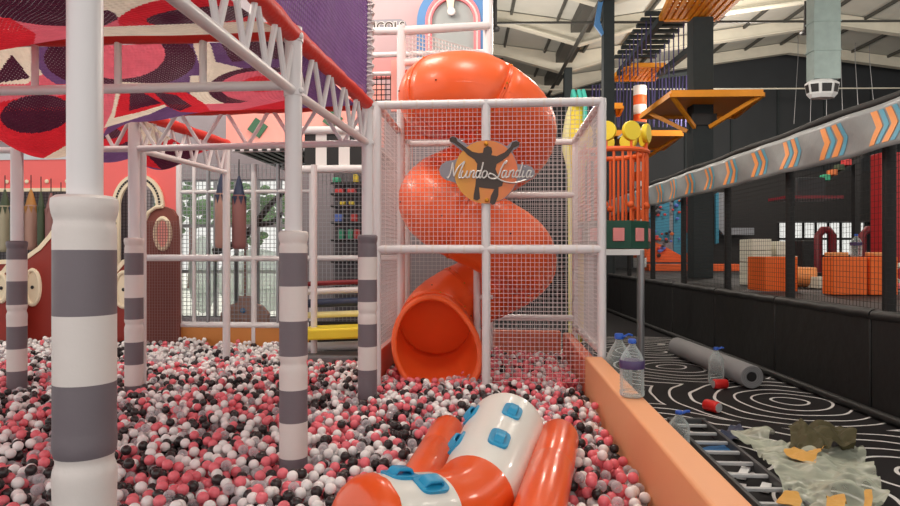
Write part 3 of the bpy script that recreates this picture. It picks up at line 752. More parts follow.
# flat band around the arch
def band(pts2, w, o, dep, mb):
    n = len(pts2)
    L = []; R = []
    for i in range(n):
        p0 = Vector(pts2[max(i-1, 0)]); p1 = Vector(pts2[min(i+1, n-1)]); t = (p1-p0).normalized(); nrm = Vector((-t.y, t.x)); c = Vector(pts2[i])
        L.append(c+nrm*w/2); R.append(c-nrm*w/2)
    mb.prism([tuple(v) for v in L]+[tuple(v) for v in R[::-1]], o, (1, 0, 0), UP, dep)
ap = [(ax+ar, .05)]+[(ax+ar*math.cos(math.radians(t)), az+ar*math.sin(math.radians(t))*1.25) for t in range(0, 181, 6)]+[(ax-ar, .05)]
b = MB(); band(ap, .15, (0, YFc-.05, 0), (0, .05, 0), b); b.build('arch_trim', 'cream', hs, smooth=False)
b = MB()
tot = 0; acc = 0
for i in range(len(ap)-1):
    p0, p1 = Vector(ap[i]), Vector(ap[i+1]); L = (p1-p0).length; t = (p1-p0)/L; n_ = max(1, round(L/.085))
    for j in range(n_):
        c = p0+(p1-p0)*((j+.5)/n_); b.boxax((c.x, YFc-.052, c.y), Vector((t.x, 0, t.y))*.02, (0, .004, 0), Vector((-t.y, 0, t.x))*.018)
b.build('dash_marks', 'black', hs, smooth=False)
b = MB(); b.box(fx(-80), fx(98), YFc-.04, YFc+.02, fz(188.5), fz(185)); b.build('sill_strip', 'cream', hs, smooth=False)
for px in range(-36, 100, 20):
    b = MB(); b.lathe((fx(px+4), YFc-.02, fz(178)), [(.035, 0), (.035, .02), (.02, .03)], 16, (0, -1, 0)); o = b.build('bulb_stud', 'cream', hs)
b = MB(); b.box(fx(-80), fx(177), YFc-.02, YFc+.06, fz(155), fz(146)); b.build('top_board', 'wall_pale', hs, smooth=False)
b = MB(); net(b, (fx(-70), YFc+.14, 0), (1, 0, 0), UP, fx(176)-fx(-70), fz(187), .06, .003); b.build('net', 'net_black', hs, smooth=False)
b = MB(); b.box(fx(-90), fx(96), YFc+1.2, YFc+1.3, 0, 3.2); b.build('back_board', 'hallgrey', hs, smooth=False)
# a rope ladder style red strap behind the arch
b = MB(); b.tube([(fx(120), YFc+.3, fz(190)), (fx(124), YFc+.3, fz(260))], .03, 8); b.tube([(fx(126), YFc+.3, fz(190)), (fx(130), YFc+.3, fz(260))], .03, 8); b.build('strap', 'wine', hs)
# hanging pencil-shaped bags
def bag(px, d, ytop, ybot, wpx, body, tip, label, grp='hanging pencil bags'):
    p = XY(px, d); r = wpx/2/F*d; z1, z0 = ZY(ytop, d), ZY(ybot, d); h = z1-z0
    t = thing('hanging_bag', label, 'hanging bag', (p.x, p.y, z0), 0, grp)
    b = MB(); b.lathe((p.x, p.y, 0), [(r*.7, z0), (r*.97, z0+.03), (r, z0+.08), (r, z0+h*.62), (r*.85, z0+h*.74)], 20); b.build('bag_body', body, t)
    b = MB(); b.lathe((p.x, p.y, 0), [(r*.85, z0+h*.74), (r*.5, z0+h*.88), (r*.15, z1)], 20)
    for k in range(7):
        a = 2*PI*k/7; c, s = math.cos(a), math.sin(a); b.prism([(-r*.35, 0), (r*.35, 0), (0, -h*.12)], (p.x+c*r*.93, p.y+s*r*.93, z0+h*.72), (-s, c, 0), UP, (c*.01, s*.01, 0))
    b.build('bag_tip', tip, t)
    b = MB(); b.tube([(p.x, p.y, z1-.02), (p.x, p.y, z1+.25)], .008, 6); b.build('hanging_cord', 'black', t)
bag(5, 10.9, 186, 252, 11, 'bag_cream', 'bag_green', 'cream hanging bag with dark green tip at the far left of the bay')
bag(31, 10.9, 186, 250, 12, 'bag_skin', 'bag_orange', 'blush hanging bag with orange tip beside the far left post')
bag(51, 10.8, 190, 250, 11, 'bag_rose', 'bag_rose', 'dusty rose hanging bag left of the near post')
bag(61, 10.75, 194, 248, 9, 'bag_skin', 'bag_navy', 'blush hanging bag with navy tip half behind the near post')
bag(14, 10.75, 188, 246, 8, 'bag_green', 'bag_navy', 'narrow dark green hanging bag behind the cream one')
bag(41, 10.75, 188, 246, 7, 'bag_green', 'bag_green', 'narrow dark hanging bag with green tip between two pink ones')
bag(221.5, 9.4, 172, 248, 13, 'bag_skin', 'bag_navy', 'blush hanging bag with navy tip left of the slim white pole')
bag(239, 9.5, 174, 249, 14, 'bag_rose', 'bag_navy', 'dusty rose hanging bag with navy tip right of the slim white pole')
# red wooden scenery boards
def board(name, label, out, d, m, hole, th=.07, edge=None, ringm='cream'):
    """out: outline as seen, hole: (px, py, rx, ry)"""
    Y = d
    o2 = [(XY(x, Y).x, ZY(y, Y)) for x, y in out]
    c = (sum(p[0] for p in o2)/len(o2), 0)
    t = thing(name, label, 'scenery board', (c[0], Y, 0))
    b = MB(); b.prism(o2, (0, Y, 0), (1, 0, 0), UP, (0, th, 0)); b.build('board', m, t, smooth=False)
    if edge:
        e2 = [(XY(x, Y).x, ZY(y, Y)) for x, y in edge]
        b = MB(); band(e2, .07, (0, Y-.02, 0), (0, th+.04, 0), b); b.build('edge_trim', 'cream', t, smooth=False)
    if hole:
        hx, hz = XY(hole[0], Y).x, ZY(hole[1], Y); rx, rz = hole[2]/F*Y, hole[3]/F*Y
        b = MB(); b.tube([(hx+rx*math.cos(a*PI/18), Y-.01, hz+rz*math.sin(a*PI/18)) for a in range(36)], .035, 8, closed=True); b.build('porthole_ring', 'cream', t)
        b = MB(); b.prism([(hx+rx*math.cos(a*PI/18), hz+rz*math.sin(a*PI/18)) for a in range(36)], (0, Y-.012, 0), (1, 0, 0), UP, (0, .01, 0)); b.build('porthole_disc', ringm, t, smooth=False)
        if name != 'arched_board':
            b = MB(); b.sphere((hx, Y-.02, hz), .03, 8, (1, .5, 1)); b.build('porthole_knob', 'black', t)
    return t
cv = [(-40, 262), (-10, 263), (10, 262), (28, 257), (40, 248), (50, 236), (62, 218), (75, 205), (90, 202), (100, 212)]
board('scenery_board', 'dark red wavy board with a cream edge and porthole behind the near post', [(-40, 347)]+cv+[(104, 230), (104, 347)], 9.95, 'maroon', (33, 289, 8, 18), edge=cv)
cv = [(-30, 300), (-20, 290), (-8, 281), (4, 273), (12, 262)]
board('scenery_board', 'low dark red board with a cream curved edge at the far left', [(-60, 345), (-60, 310)]+cv+[(14, 345)], 9.6, 'maroon', (2, 290, 6, 14), edge=cv)
cv = [(106, 345), (107, 310), (110, 288), (116, 272), (124, 262), (134, 259), (146, 262)]
board('scenery_board', 'dark red board with a cream arched edge behind the second padded post', cv+[(150, 345)], 10.05, 'maroon', (124, 291, 9, 18), edge=cv)
cv = [(144, 300), (144, 235), (146, 222), (151, 211), (158, 206), (165, 205), (172, 208), (177, 215), (178, 230)]
ab = board('arched_board', 'brown arched board covered with netting and pierced by an oval', [(144, 346)]+cv+[(179, 346)], 9.9, 'brown', (163, 233, 8, 16), ringm='salmon_light')
b = MB(); net(b, (XY(144, 9.85).x, 9.85, .2), (1, 0, 0), UP, XY(179, 9.85).x-XY(144, 9.85).x, 1.9, .045, .0035); b.build('net', 'bag_rose', ab, smooth=False)
b = MB(); b.tube([(XY(x, 9.95).x, 9.88, ZY(y, 9.95)) for x, y in cv[1:6]], .03, 8); b.build('edge_trim', 'cream', ab)
# netted back of the pit with its amber kick boards
YG = 10.0
bx0, bx1 = XY(179, YG).x, XY(400, YG).x
gate = thing('pit_net_screen', 'white pipe screen with fine netting and amber kick boards at the back of the pit', 'netted screen', ((bx0+bx1)/2, YG, 0))
for px, r in ((66+113, .045), (194, .03), (254, .045), (312, .045), (278, .03), (208, .03)):
    pipe('post', [XY(px, YG, .0), XY(px, YG, 3.0)], gate, r, 'pipe_white' if px not in (208, 278) else 'steel_grey')
pipe('rail', [(bx0, YG, ZY(327, YG)), (XY(312, YG).x, YG, ZY(327, YG))], gate, .05); pipe('rail', [(bx0, YG, ZY(259, YG)), (bx1, YG, ZY(258, YG))], gate, .045)
pipe('rail', [(bx0, YG, ZY(190, YG)), (XY(312, YG).x, YG, ZY(190, YG))], gate, .03)
for a, c in ((180, 253), (255, 311)):
    b = MB(); b.box(XY(a, YG).x, XY(c, YG).x, YG-.03, YG+.03, 0, ZY(329, YG)); b.build('kick_board', 'amber', gate, bevel=.01)
netpart((bx0, YG, .5), (1, 0, 0), UP, bx1-bx0, 2.5, .065, .004, 'steel_grey', gate)
lo = thing('pit_rail', 'white horizontal pipe rail from the brown arched board to the slim pole', 'rail', (XY(190, 8.75).x, 8.75, 1.5))
pipe('rail_pipe', [XY(140, 8.75, ZY(258, 8.7)), XY(226, 8.75, ZY(258, 8.7))], lo, .045)
# padded seat with a clock-like shape in front of the window
t = thing('toy_house', 'small tan house shaped toy panel behind the back netting', 'toy', (XY(211+40-37, 11).x, 11.0, 0))
b = MB(); hp = [(196+40-37+2, 0)]
hx = XY(211, 11).x
b.prism([(-.42, 0), (-.42, .55), (-.3, .68), (-.12, .74), (-.1, .85), (.1, .85), (.12, .74), (.3, .68), (.42, .55), (.42, 0)], (XY(244, 11).x, 11.0, 0), (1, 0, 0), UP, (0, .12, 0))
t.location = (XY(244, 11).x, 11.0, 0); b.build('house_body', 'bag_skin', t, smooth=False)
b = MB(); b.tube([(XY(244, 11).x, 11.06, .85), (XY(244, 11).x, 11.06, 1.7)], .02, 8); b.build('pole', 'brown', t)
b = MB(); b.sphere((XY(243, 11).x, 10.99, .6), .05, 10, (1, .3, 1)); b.build('badge', 'blue', t)
# crawling branch seen through the netting
t = MB(); t.tube([XY(214, 10.6, ZY(252, 10.6)), XY(235, 10.6, ZY(244, 10.6)), XY(252, 10.6, ZY(228, 10.6)), XY(268, 10.6, ZY(206, 10.6)), XY(284, 10.6, ZY(190, 10.6))], [.07, .06, .06, .05, .04], 8)
t.tube([XY(255, 10.6, ZY(224, 10.6)), XY(272, 10.6, ZY(222, 10.6)), XY(283, 10.6, ZY(212, 10.6))], [.05, .04, .03], 8)
tag(t.build('tree_branch', 'dark_wood'), 'dark crooked artificial branch behind the back netting', 'branch')

# ================================================================== MIDDLE: step ladder, striped panel, raised deck
YS = 9.0
def sx(px, Y=YS): return XY(px, Y).x
st = thing('soft_step_tower', 'pipe ladder tower of coloured padded bars beside the ball pit', 'climbing steps', (sx(336), YS, 0))
pipe('post', [XY(314, 8.7, 0), XY(314, 8.7, 2.8)], st, .045)
pipe('post', [XY(366, 9.2, 0), XY(366, 9.2, 2.8)], st, .045)
for y, m, r in ((283, 'wine', .035), (291, 'pipe_white', .045), (303, 'navy', .06), (315, 'yellow_pale', .045), (347, 'pipe_white', .06)):
    pipe('padded_bar', [XY(308, YS, ZY(y+1.5, YS)), XY(372, YS, ZY(y-1.5, YS))], st, r, m)
b = MB(); b.boxax(XY(338, 8.7, ZY(333, 8.7)), (.46, 0, .02), (0, .25, 0), (0, 0, .075)); o = b.build('yellow_tread', 'yellow', st, bevel=.03)
for k in range(7):
    q = XY(320+k*6, 8.44, ZY(330, 8.44)); 
b = MB(); b.box(sx(302, 8.5), sx(374, 8.5), 8.45, 8.9, .05, .24); b.build('base_mat', 'grey_mat', st, bevel=.03)
b = MB(); b.box(sx(306), sx(372), 9.15, 9.2, .25, .62); b.build('riser_board', 'dark_wood', st, smooth=False)
# striped panel between two padded rails
YP = 9.6
sp_ = thing('striped_panel', 'black and white striped panel between two white padded rails', 'panel', (sx(332, YP), YP, ZY(168, YP)))
edges = [305, 316, 327, 339, 350, 362, 374]
for i in range(6):
    b = MB(); b.box(sx(edges[i], YP), sx(edges[i+1], YP), YP-.02, YP+.02, ZY(167, YP), ZY(130, YP)); o = b.build('stripe_board', 'black' if i % 2 == 0 else 'white', sp_, smooth=False); o['label'] = ('black' if i % 2 == 0 else 'white')+' stripe of the panel'
for y in (128.5, 168): pipe('padded_rail', [(sx(300, YP), YP-.03, ZY(y, YP)), (sx(376, YP), YP-.03, ZY(y, YP))], sp_, .06)
YD = 10.4
dw = thing('deck_wall', 'salmon board with two green diamonds above the raised deck', 'panel', (sx(290, YD), YD, ZY(148, YD)))
b = MB(); b.box(sx(226, YD), sx(384, YD), YD, YD+.06, ZY(146, YD), ZY(82, YD)); b.build('wall_board', 'salmon_light', dw, smooth=False)
for px, py in ((258, 125), (333, 118)):
    c = XY(px, YD, ZY(py, YD)); b = MB(); b.prism([(-.17, 0), (0, -.17), (.17, 0), (0, .17)], (c.x, YD-.035, c.z), Vector((1, 0, .15)).normalized(), Vector((-.15, 0, 1)).normalized(), (0, .035, 0)); b.build('green_diamond', 'green', dw, smooth=False)
rd = thing('raised_deck', 'raised deck with black slatted underside beneath the salmon board', 'deck', (sx(290, 10.2), 10.2, ZY(166, 10)))
z0 = ZY(149, 9.7)
for k in range(16):
    x = sx(236, 9.7)+.14*k; b = MB(); b.box(x, x+.08, 9.66, 12.2, z0, z0+.05); b.build('deck_slat', 'black', rd, smooth=False)
b = MB(); b.box(sx(228, 9.7), sx(376, 9.7), 9.66, 12.2, z0+.052, z0+.09); b.build('deck_board', 'white', rd, smooth=False)
pipe('edge_rail', [XY(233, 9.69, ZY(147, 9.62)), XY(378, 9.69, ZY(146, 9.62))], rd, .03)
pipe('post', [XY(254, 11.9, 0), XY(254, 11.9, z0)], rd, .05); pipe('post', [XY(292, 11.9, 0), XY(292, 11.9, z0)], rd, .05)
# toy shelves far behind the netting
YT = 13.4
sh = thing('toy_shelves', 'tall dark shelves of bright toys seen through the netting', 'shelf', (sx(345, YT), YT, 0))
b = MB(); b.box(sx(330, YT), sx(364, YT), YT+.3, YT+.35, 0, 3.6); b.build('back_board', 'hallgrey', sh, smooth=False)
for y in (182, 193, 205, 222, 240, 262, 285): b = MB(); b.box(sx(330, YT), sx(364, YT), YT, YT+.3, ZY(y, YT)-.02, ZY(y, YT)+.02); b.build('shelf_board', 'black', sh, smooth=False)
tb = [(337, 180, 'disp_g', 7, 5, 'green', 'top'), (356, 181, 'disp_y', 4, 8, 'yellow', 'top'), (340, 191, 'disp_r', 9, 5, 'red', 'second'), (352, 191, 'disp_r', 8, 5, 'dark red', 'second'), (343, 203, 'disp_y', 5, 4, 'yellow', 'third'), (352, 203, 'disp_y', 5, 4, 'pale yellow', 'third'), (339, 219, 'disp_b', 8, 8, 'blue', 'fourth'), (354, 219, 'disp_r', 6, 8, 'coral', 'fourth'), (342, 237, 'disp_g', 5, 10, 'green', 'fifth'), (351, 237, 'disp_g', 5, 10, 'sea green', 'fifth'), (357, 237, 'disp_r', 5, 10, 'red', 'fifth')]
for px, py, m, w, h, cn, row in tb:
    c = XY(px, YT+.12, ZY(py+ (2 if py < 210 else 2.4), YT)); 
    b = MB(); zb = {'top': 182, 'second': 193, 'third': 205, 'fourth': 222, 'fifth': 240}[row]
    zz = ZY(zb, YT)+.021; hw = w/2/F*YT; b.box(c.x-hw, c.x+hw, YT+.03, YT+.2, zz, zz+h/F*YT)
    tag(b.build('toy_box', m, bevel=.02), f'small {cn} toy box on the {row} of the dark shelves', 'toy box', 'toy boxes on the shelves')

# ================================================================== UPPER TOWER behind the slide
YU = 8.5
up = thing('tower_frame', 'white pipe tower frame with netting rising behind the tube slide', 'tower frame', (sx(444, YU), YU, 0))
pipe('post', [XY(401, YU, 0), XY(401, YU, ZY(24, YU))], up, .055); pipe('post', [XY(488, 9.7, 0), XY(488, 9.7, 5.9)], up, .075)
pipe('rail', [XY(401, YU, ZY(29, YU)), XY(488, 9.65, ZY(26, 9.65))], up, .06); pipe('rail', [XY(372, 8.6, ZY(29, 8.6)), XY(401, YU, ZY(29, YU))], up, .05)
pipe('rail', [XY(401, YU, ZY(61, YU)), XY(486, 9.65, ZY(58, 9.65))], up, .055); pipe('rail', [XY(372, 9.2, ZY(53, 9.2)), XY(486, 9.7, ZY(52, 9.7))], up, .04)
pipe('rail', [XY(372, 9.2, ZY(72, 9.2)), XY(401, 9.2, ZY(72, 9.2))], up, .03)
a = XY(402, YU, ZY(61, YU)); c = XY(487, 9.65, ZY(61, 9.65))
b = MB(); net(b, a, Vector((c.x-a.x, c.y-a.y, 0)), UP, Vector((c.x-a.x, c.y-a.y, 0)).length, .45, .06, .0045); b.build('net', 'net_white', up, smooth=False)
a = XY(372, 9.25, ZY(103, 9.2)); c = XY(400, 9.25)
b = MB(); net(b, a, (1, 0, 0), UP, c.x-a.x, .45, .07, .006); b.build('net', 'net_black', up, smooth=False)
b = MB(); b.box(sx(391, 9.0), sx(400, 9.0), 9.0, 9.05, ZY(110, 9), ZY(58, 9)); b.build('side_board', 'salmon_light', up, smooth=False)
b = MB(); b.box(sx(372, 9.8), sx(404, 9.8), 9.75, 9.85, ZY(76, 9.8), ZY(56, 9.8)); b.build('pink_board', 'pink_sq', up, smooth=False)
# interior boards behind the slide
b = MB(); b.box(XL+.05, sx(404, 8.7), 9.55, 9.6, 1.9, 3.2); b.build('inner_board', 'salmon_light', up, smooth=False)
# clock-like rainbow arch
YR_ = 10.6
ra = thing('arched_wall_panel', 'blue and pink arched panel with a cream pendulum above the slide', 'wall panel', (sx(453, YR_), YR_, ZY(62, YR_)))
cx_, cz_ = sx(453, YR_), ZY(22, YR_); kk = YR_/F
def ringarch(ro, ri, zb): return [(ro, zb)]+[(ro*math.cos(math.radians(t)), ro*1.05*math.sin(math.radians(t))) for t in range(0, 181, 6)]+[(-ro, zb), (-ri, zb)]+[(ri*math.cos(math.radians(t)), ri*1.05*math.sin(math.radians(t))) for t in range(180, -1, -6)]+[(ri, zb)]
zb = ZY(64, YR_)-cz_
for ro, ri, m, dy in ((36, 27.5, 'blue', -.06), (27.5, 25, 'pinkrim', -.08), (25, 23, 'white', -.06), (23, 21, 'pinkrim', -.08)):
    b = MB(); b.prism(ringarch(ro*kk, ri*kk, zb), (cx_, YR_, cz_), (1, 0, 0), UP, (0, dy, 0)); b.build('arch_band', m, ra, smooth=False)
b = MB(); b.prism([(21*kk, zb)]+[(21*kk*math.cos(math.radians(t)), 22*kk*math.sin(math.radians(t))) for t in range(0, 181, 6)]+[(-21*kk, zb)], (cx_, YR_, cz_), (1, 0, 0), UP, (0, -.02, 0)); b.build('inner_board', 'grey_panel', ra, smooth=False)
b = MB(); b.prism([(-.1, .42), (.06, .42), (.015, .1), (-.035, .1)], (cx_-.02, YR_-.1, cz_), (1, 0, 0), UP, (0, .03, 0)); b.build('pendulum', 'cream', ra, smooth=False)
b = MB(); b.lathe((cx_-.02, YR_-.07, ZY(13, YR_)), [(.065, 0), (.065, .04), (.05, .05)], 20, (0, -1, 0)); b.build('pendulum_bob', 'white', ra)
b = MB(); b.box(sx(370, 11), sx(487, 11), 11, 11.06, ZY(105, 11), 6.6); o = b.build('tower_wall', 'pinkwall', smooth=False); tag(o, 'pale pink tower wall board behind the arched panel', 'wall board')
c = XY(389, 10.2, ZY(23, 10.2)); ks = 10.2/F
sg_ = thing('lettered_sign', 'grey rounded sign with white edged black letters beside the arched panel', 'sign', (c.x, 10.2, c.z-.12))
b = MB(); b.prism([(-20*ks, -9*ks), (17*ks, -9*ks), (19*ks, -4*ks), (17*ks, 3*ks), (12*ks, 6*ks), (-20*ks, 6*ks)], (c.x, 10.2, c.z), (1, 0, 0), UP, (0, .05, 0)); b.build('sign_board', 'sign_grey', sg_, smooth=False)
for nm, bold, m, dy in (('letter_edge', .014, 'white', -.006), ('lettering', .0, 'ink', -.014)):
    text_obj(nm, text_mesh('ICOLS', .2, 0, bold+.004, .002, 1.15), m, sg_, (c.x-.0, 10.2+dy, c.z-.02), (1, 0, 0), UP, fit=(32 if bold else 31)*ks)
# ================================================================== RIGHT: turret beside the cage
DT = 10.3
tc = W(612, 253, DT); tc.z = 0; R_ = .56
tu = thing('round_turret', 'orange railed round turret with green base on grey legs beside the cage', 'turret', tc)
zb0, zb1 = ZY(249, DT), ZY(222, DT); zr = ZY(154, DT)
b = MB(); b.lathe(tc, [(R_*.98, zb0), (R_+.03, zb0+.01), (R_+.03, zb1-.01), (R_*.98, zb1)], 10); b.build('base_ring', 'green_dark', tu, smooth=False)
for k in range(10):
    a = 2*PI*(k+.5)/10+.0; n_ = Vector((math.cos(a), math.sin(a), 0)); c = tc+n_*(R_+.03)*math.cos(PI/10)+UP*(zb0+zb1)/2
    tdir = Vector((-n_.y, n_.x, 0)); b = MB(); b.boxax(c, tdir*.085, n_*.02, UP*.1); b.build('pink_block', 'pink_sq', tu, bevel=.01)
for k in range(26):
    a = 2*PI*k/26; p_ = tc+Vector((math.cos(a), math.sin(a), 0))*R_*.96
    b = MB(); b.tube([p_+UP*zb1, p_+UP*zr], .02, 8)
    if k % 3 == 0: b.sphere(p_+UP*(zb1+.24), .055, 10)
    b.build('baluster', 'mat_orange', tu)
b = MB(); b.tube([tc+Vector((math.cos(2*PI*k/40), math.sin(2*PI*k/40), 0))*R_*.97+UP*zr for k in range(40)], .04, 8, closed=True); b.build('handrail', 'mat_orange', tu)
for k in range(9):
    a = 2*PI*k/9-.5; n_ = Vector((math.cos(a), math.sin(a), 0)); c = tc+n_*R_*.97+UP*(zr+.27)
    b = MB(); b.lathe(c-n_*.04, [(.14, 0), (.15, .015), (.15, .065), (.14, .08)], 20, n_); o = b.build('yellow_disc', 'yellow', tu)
    b = MB(); b.tube([tc+n_*R_*.97+UP*zr, c-UP*.12], .02, 8); b.build('disc_stem', 'mat_orange', tu)
for px in (641, 590):
    p_ = XY(px, DT-.35); b = MB(); b.tube([(p_.x, p_.y, 0), (p_.x, p_.y, zb0-.02)], .05, 14); b.build('leg', 'steel_grey', tu)
    p_ = XY(px-1, DT+.45); b = MB(); b.tube([(p_.x, p_.y, 0), (p_.x, p_.y, zb0-.02)], .05, 14); b.build('leg', 'steel_grey', tu)
b = MB(); z = zb0-.05
p0, p1, p2, p3 = XY(590, DT-.35), XY(641, DT-.35), XY(640, DT+.45), XY(589, DT+.45)
for p_, q_ in ((p0, p1), (p1, p2), (p2, p3), (p3, p0)): b.bar((p_.x, p_.y, z), (q_.x, q_.y, z), .09, .09)
b.build('support_frame', 'metal_white', tu, smooth=False)
# yellow figure behind the cage
DY = 11.7
yc = W(576, 253, DY); yc.z = 0
yf = thing('padded_figure', 'tall yellow padded figure with teal straps on top behind the cage', 'padded figure', yc)
zt, zm, zl = ZY(96, DY), ZY(165, DY), ZY(330, DY); r = 13/F*DY
def half(a0, a1, m, nm):
    prf = [(r*.4, 0), (r*.55, .2), (r*.55, 1.6), (r*.62, zm-.1), (r, zm+.25), (r, zm+.55), (r*.75, zt-.35), (r*.4, zt-.1), (.02, zt)]
    vs = []; fs = []; N = 12; b = MB()
    for rr, z in prf:
        for k in range(N+1):
            w = math.radians(a0+(a1-a0)*k/N); vs.append(yc+Vector((math.cos(w)*rr, math.sin(w)*rr*.7, z)))
    for i in range(len(prf)-1):
        for k in range(N): fs.append((i*(N+1)+k, i*(N+1)+k+1, (i+1)*(N+1)+k+1, (i+1)*(N+1)+k))
    b.add(vs, fs); return b.build(nm, m, yf, solid=.02)
half(-125, 180, 'yellow', 'yellow_half'); half(180, 235, 'yellow_pale', 'pale_half')
for dx in (-.05, .05, .13):
    b = MB(); b.tube([yc+Vector((dx, -.2, zt-(.2 if dx < .1 else .5))), yc+Vector((dx+.02, -.14, zt-.1)), yc+Vector((dx, -.02, zt+.08)), yc+Vector((dx-.02, .1, zt-.1))], .04, 8); b.build('teal_strap', 'teal', yf)

# ================================================================== padded wall, net and banner along the hall
UWL = 4.05
def hx_(px): return UWL*F/(px-461)        # distance along the wall of a point seen at px
VA, VB = 3.4, 18.0
pw = thing('padded_wall', 'low black padded wall with rolled top along the carpet', 'padded wall', H(UWL, VA, 0), 0)
v = hx_(866)-2.0; i = 0
vv = [VA, hx_(866), hx_(772), hx_(713), hx_(671)]
while vv[-1] < VB-.1: vv.append(min(VB, vv[-1]+2))
for a_, c_ in zip(vv[:-1], vv[1:]):
    b = MB(); b.hbox(UWL, UWL+.1, a_+.012, c_-.012, .04, .97); b.build('wall_pad', 'vinyl_black', pw, bevel=.02)
    b = MB(); b.tube([H(UWL+.04, a_+.01+(c_-a_-.02)*k_/12, .985+.006*math.sin(k_*2)) for k_ in range(13)], .058, 12); b.build('top_roll', 'vinyl_black', pw)
b = MB(); b.tube([H(UWL-.05, VA+(VB-VA)*k_/60, .048) for k_ in range(61)], .045, 10); b.build('base_roll', 'vinyl_black', pw)
posts = []
lbl = {4.5: 'nearest black net post, rising from the padded wall at the right edge'}
for n_, (v, w) in enumerate(((hx_(866)-2, 'nearest'), (hx_(864.5), 'second nearest'), (hx_(772), 'third nearest'), (hx_(713.5), 'fourth nearest'), (hx_(672), 'fifth nearest'), (hx_(672)+2, 'sixth nearest'), (hx_(672)+4, 'farthest'))):
    p_ = H(UWL+.2, v, .95)
    t = thing('net_post', f'{w} of the black padded net posts behind the padded wall', 'post', p_, 0, 'black net posts')
    b = MB(); b.tube([H(UWL+.2, v, .95), H(UWL+.2, v, 3.12)], .055 if v > 7 else .06, 12); b.build('post_sleeve', 'post_black', t)
    b = MB(); b.lathe(H(UWL+.2, v, .952), [(.09, 0), (.09, .02)], 12); b.build('foot_plate', 'post_black', t)
b = MB(); net(b, H(UWL+.13, VA, 1.04), hv, UP, VB-VA, 1.62, .06, .0016, n=4); nt_ = b.build('safety_net', 'net_black', smooth=False); tag(nt_, 'black square mesh safety net above the padded wall', 'net')
b = MB(); b.tube([H(UWL+.08, 2.5+15.5*k_/50, 3.09+.012*math.sin(k_*.9)) for k_ in range(51)], .05, 10); tag(b.build('top_pole', 'post_black'), 'black padded pole running along the top of the arrow banner', 'pole')
# banner: a hanging strip with printed arrows
def bz(v, t_):
    sagb = .03*math.sin(v*1.7)+.015*math.sin(v*4.1)
    top = 3.05; bot = 2.60+.01*math.sin(v*2.3); return bot+(top-bot)*t_
def bu(v, t_): return UWL+.02+.022*math.sin(v*2.9+t_*2)*(1-t_*.7)+.012*math.sin(v*6.7-t_*4)
b = MB(); N = 240; Kt = 8; vs = []
for i in range(N+1):
    v = 2.6+15.4*i/N
    for k_ in range(Kt+1): vs.append(H(bu(v, k_/Kt), v, bz(v, k_/Kt)))
b.add(vs, [(i*(Kt+1)+k_, i*(Kt+1)+k_+1, (i+1)*(Kt+1)+k_+1, (i+1)*(Kt+1)+k_) for i in range(N) for k_ in range(Kt)])
bn = thing('arrow_banner', 'long grey banner printed with orange and blue arrows above the net', 'banner', H(UWL, 2.6, 2.6)); b.build('banner_sheet', 'banner', bn, solid=.004)
def chev(vc, m, nm, hw=.046):
    """one arrow stroke pointing along the hall towards the camera"""
    b = MB(); K = 6; vs = []
    for k_ in range(2*K+1):
        t_ = .12+.76*k_/(2*K); off = -.1*(1-abs(k_-K)/K)
        for s_ in (-hw, hw):
            v = vc+off+s_; vs.append(H(bu(v, t_)-.006, v, bz(v, t_)))
    b.add(vs, [(2*k_, 2*k_+1, 2*k_+3, 2*k_+2) for k_ in range(2*K)]); b.build(nm, m, bn, smooth=False, solid=.002)
for vc in [6.24-.885*2, 6.24-.885]+[6.24+.885*k_ for k_ in range(13)]:
    for dv, m, nm in ((.2, 'chev_o', 'orange_arrow'), (.095, 'chev_b', 'blue_arrow'), (-.02, 'chev_o', 'orange_arrow'), (-.125, 'chev_b', 'blue_arrow')): chev(vc+dv+.06, m, nm, .046 if m == 'chev_o' else .034)
# raised trampoline deck beyond the wall
DZ = .93
mb = MB(); mb.hbox(UWL+.14, 24.7, 2.6, 29.8, 0, DZ); struct(mb.build('trampoline_deck', 'deck', smooth=False))
mb = MB(); mb.hbox(UWL+.16, 24, 11.2, 11.6, DZ, DZ+.012); struct(mb.build('deck_seam', 'grey_mat', smooth=False))
def at_deck(px, py, z=DZ):
    d = (CH-z)*F/(py-HOR); p_ = W(px, py, d); return p_, d
def cube(name, label, px0, px1, py1, d, h, dep, m, cat, group=None, rows=0):
    """block whose near face spans px0..px1"""
    v = d; u0, u1 = HU(px0, v), HU(px1, v)
    b = MB()
    n_ = max(1, rows)
    for k_ in range(n_): b.hbox(u0, u1, v, v+dep, DZ+.012+h*k_/n_, DZ+.012+h*(k_+1)/n_-.006)
    o = b.build(name, m, None, bevel=.012); return tag(o, label, cat, group)
cube('foam_block', 'orange foam block behind the third nearest net post on the deck', 763, 795, 292, 11.2, .6, .7, 'cube', 'foam block')
cube('foam_block', 'orange foam block between the two nearest net posts on the right of the deck', 829, 863, 297, 10.3, .6, .3, 'cube', 'foam block')
cube('foam_block', 'orange foam block at the right edge of the deck beyond the net post', 866, 893, 297, 10.3, .6, .3, 'cube', 'foam block')
cube('foam_wedge', 'pale orange foam wedge lying on the middle orange block', 829, 845, 255, 10.32, .07, .25, 'chev_o', 'foam wedge').location.z += .606
cube('foam_wedge', 'pale orange foam wedge lying on the right hand orange block', 870, 886, 255, 10.32, .07, .25, 'chev_o', 'foam wedge').location.z += .606
for k_ in range(4):
    w = ('bottom', 'second from the bottom', 'second from the top', 'top')[k_]
    o = cube('foam_slab', f'cream foam slab, {w} of the stack behind the orange block', 750, 769, 270, 13.2, .235, .6, 'cube_white', 'foam slab', 'cream foam slabs'); o.location.z += .237*k_
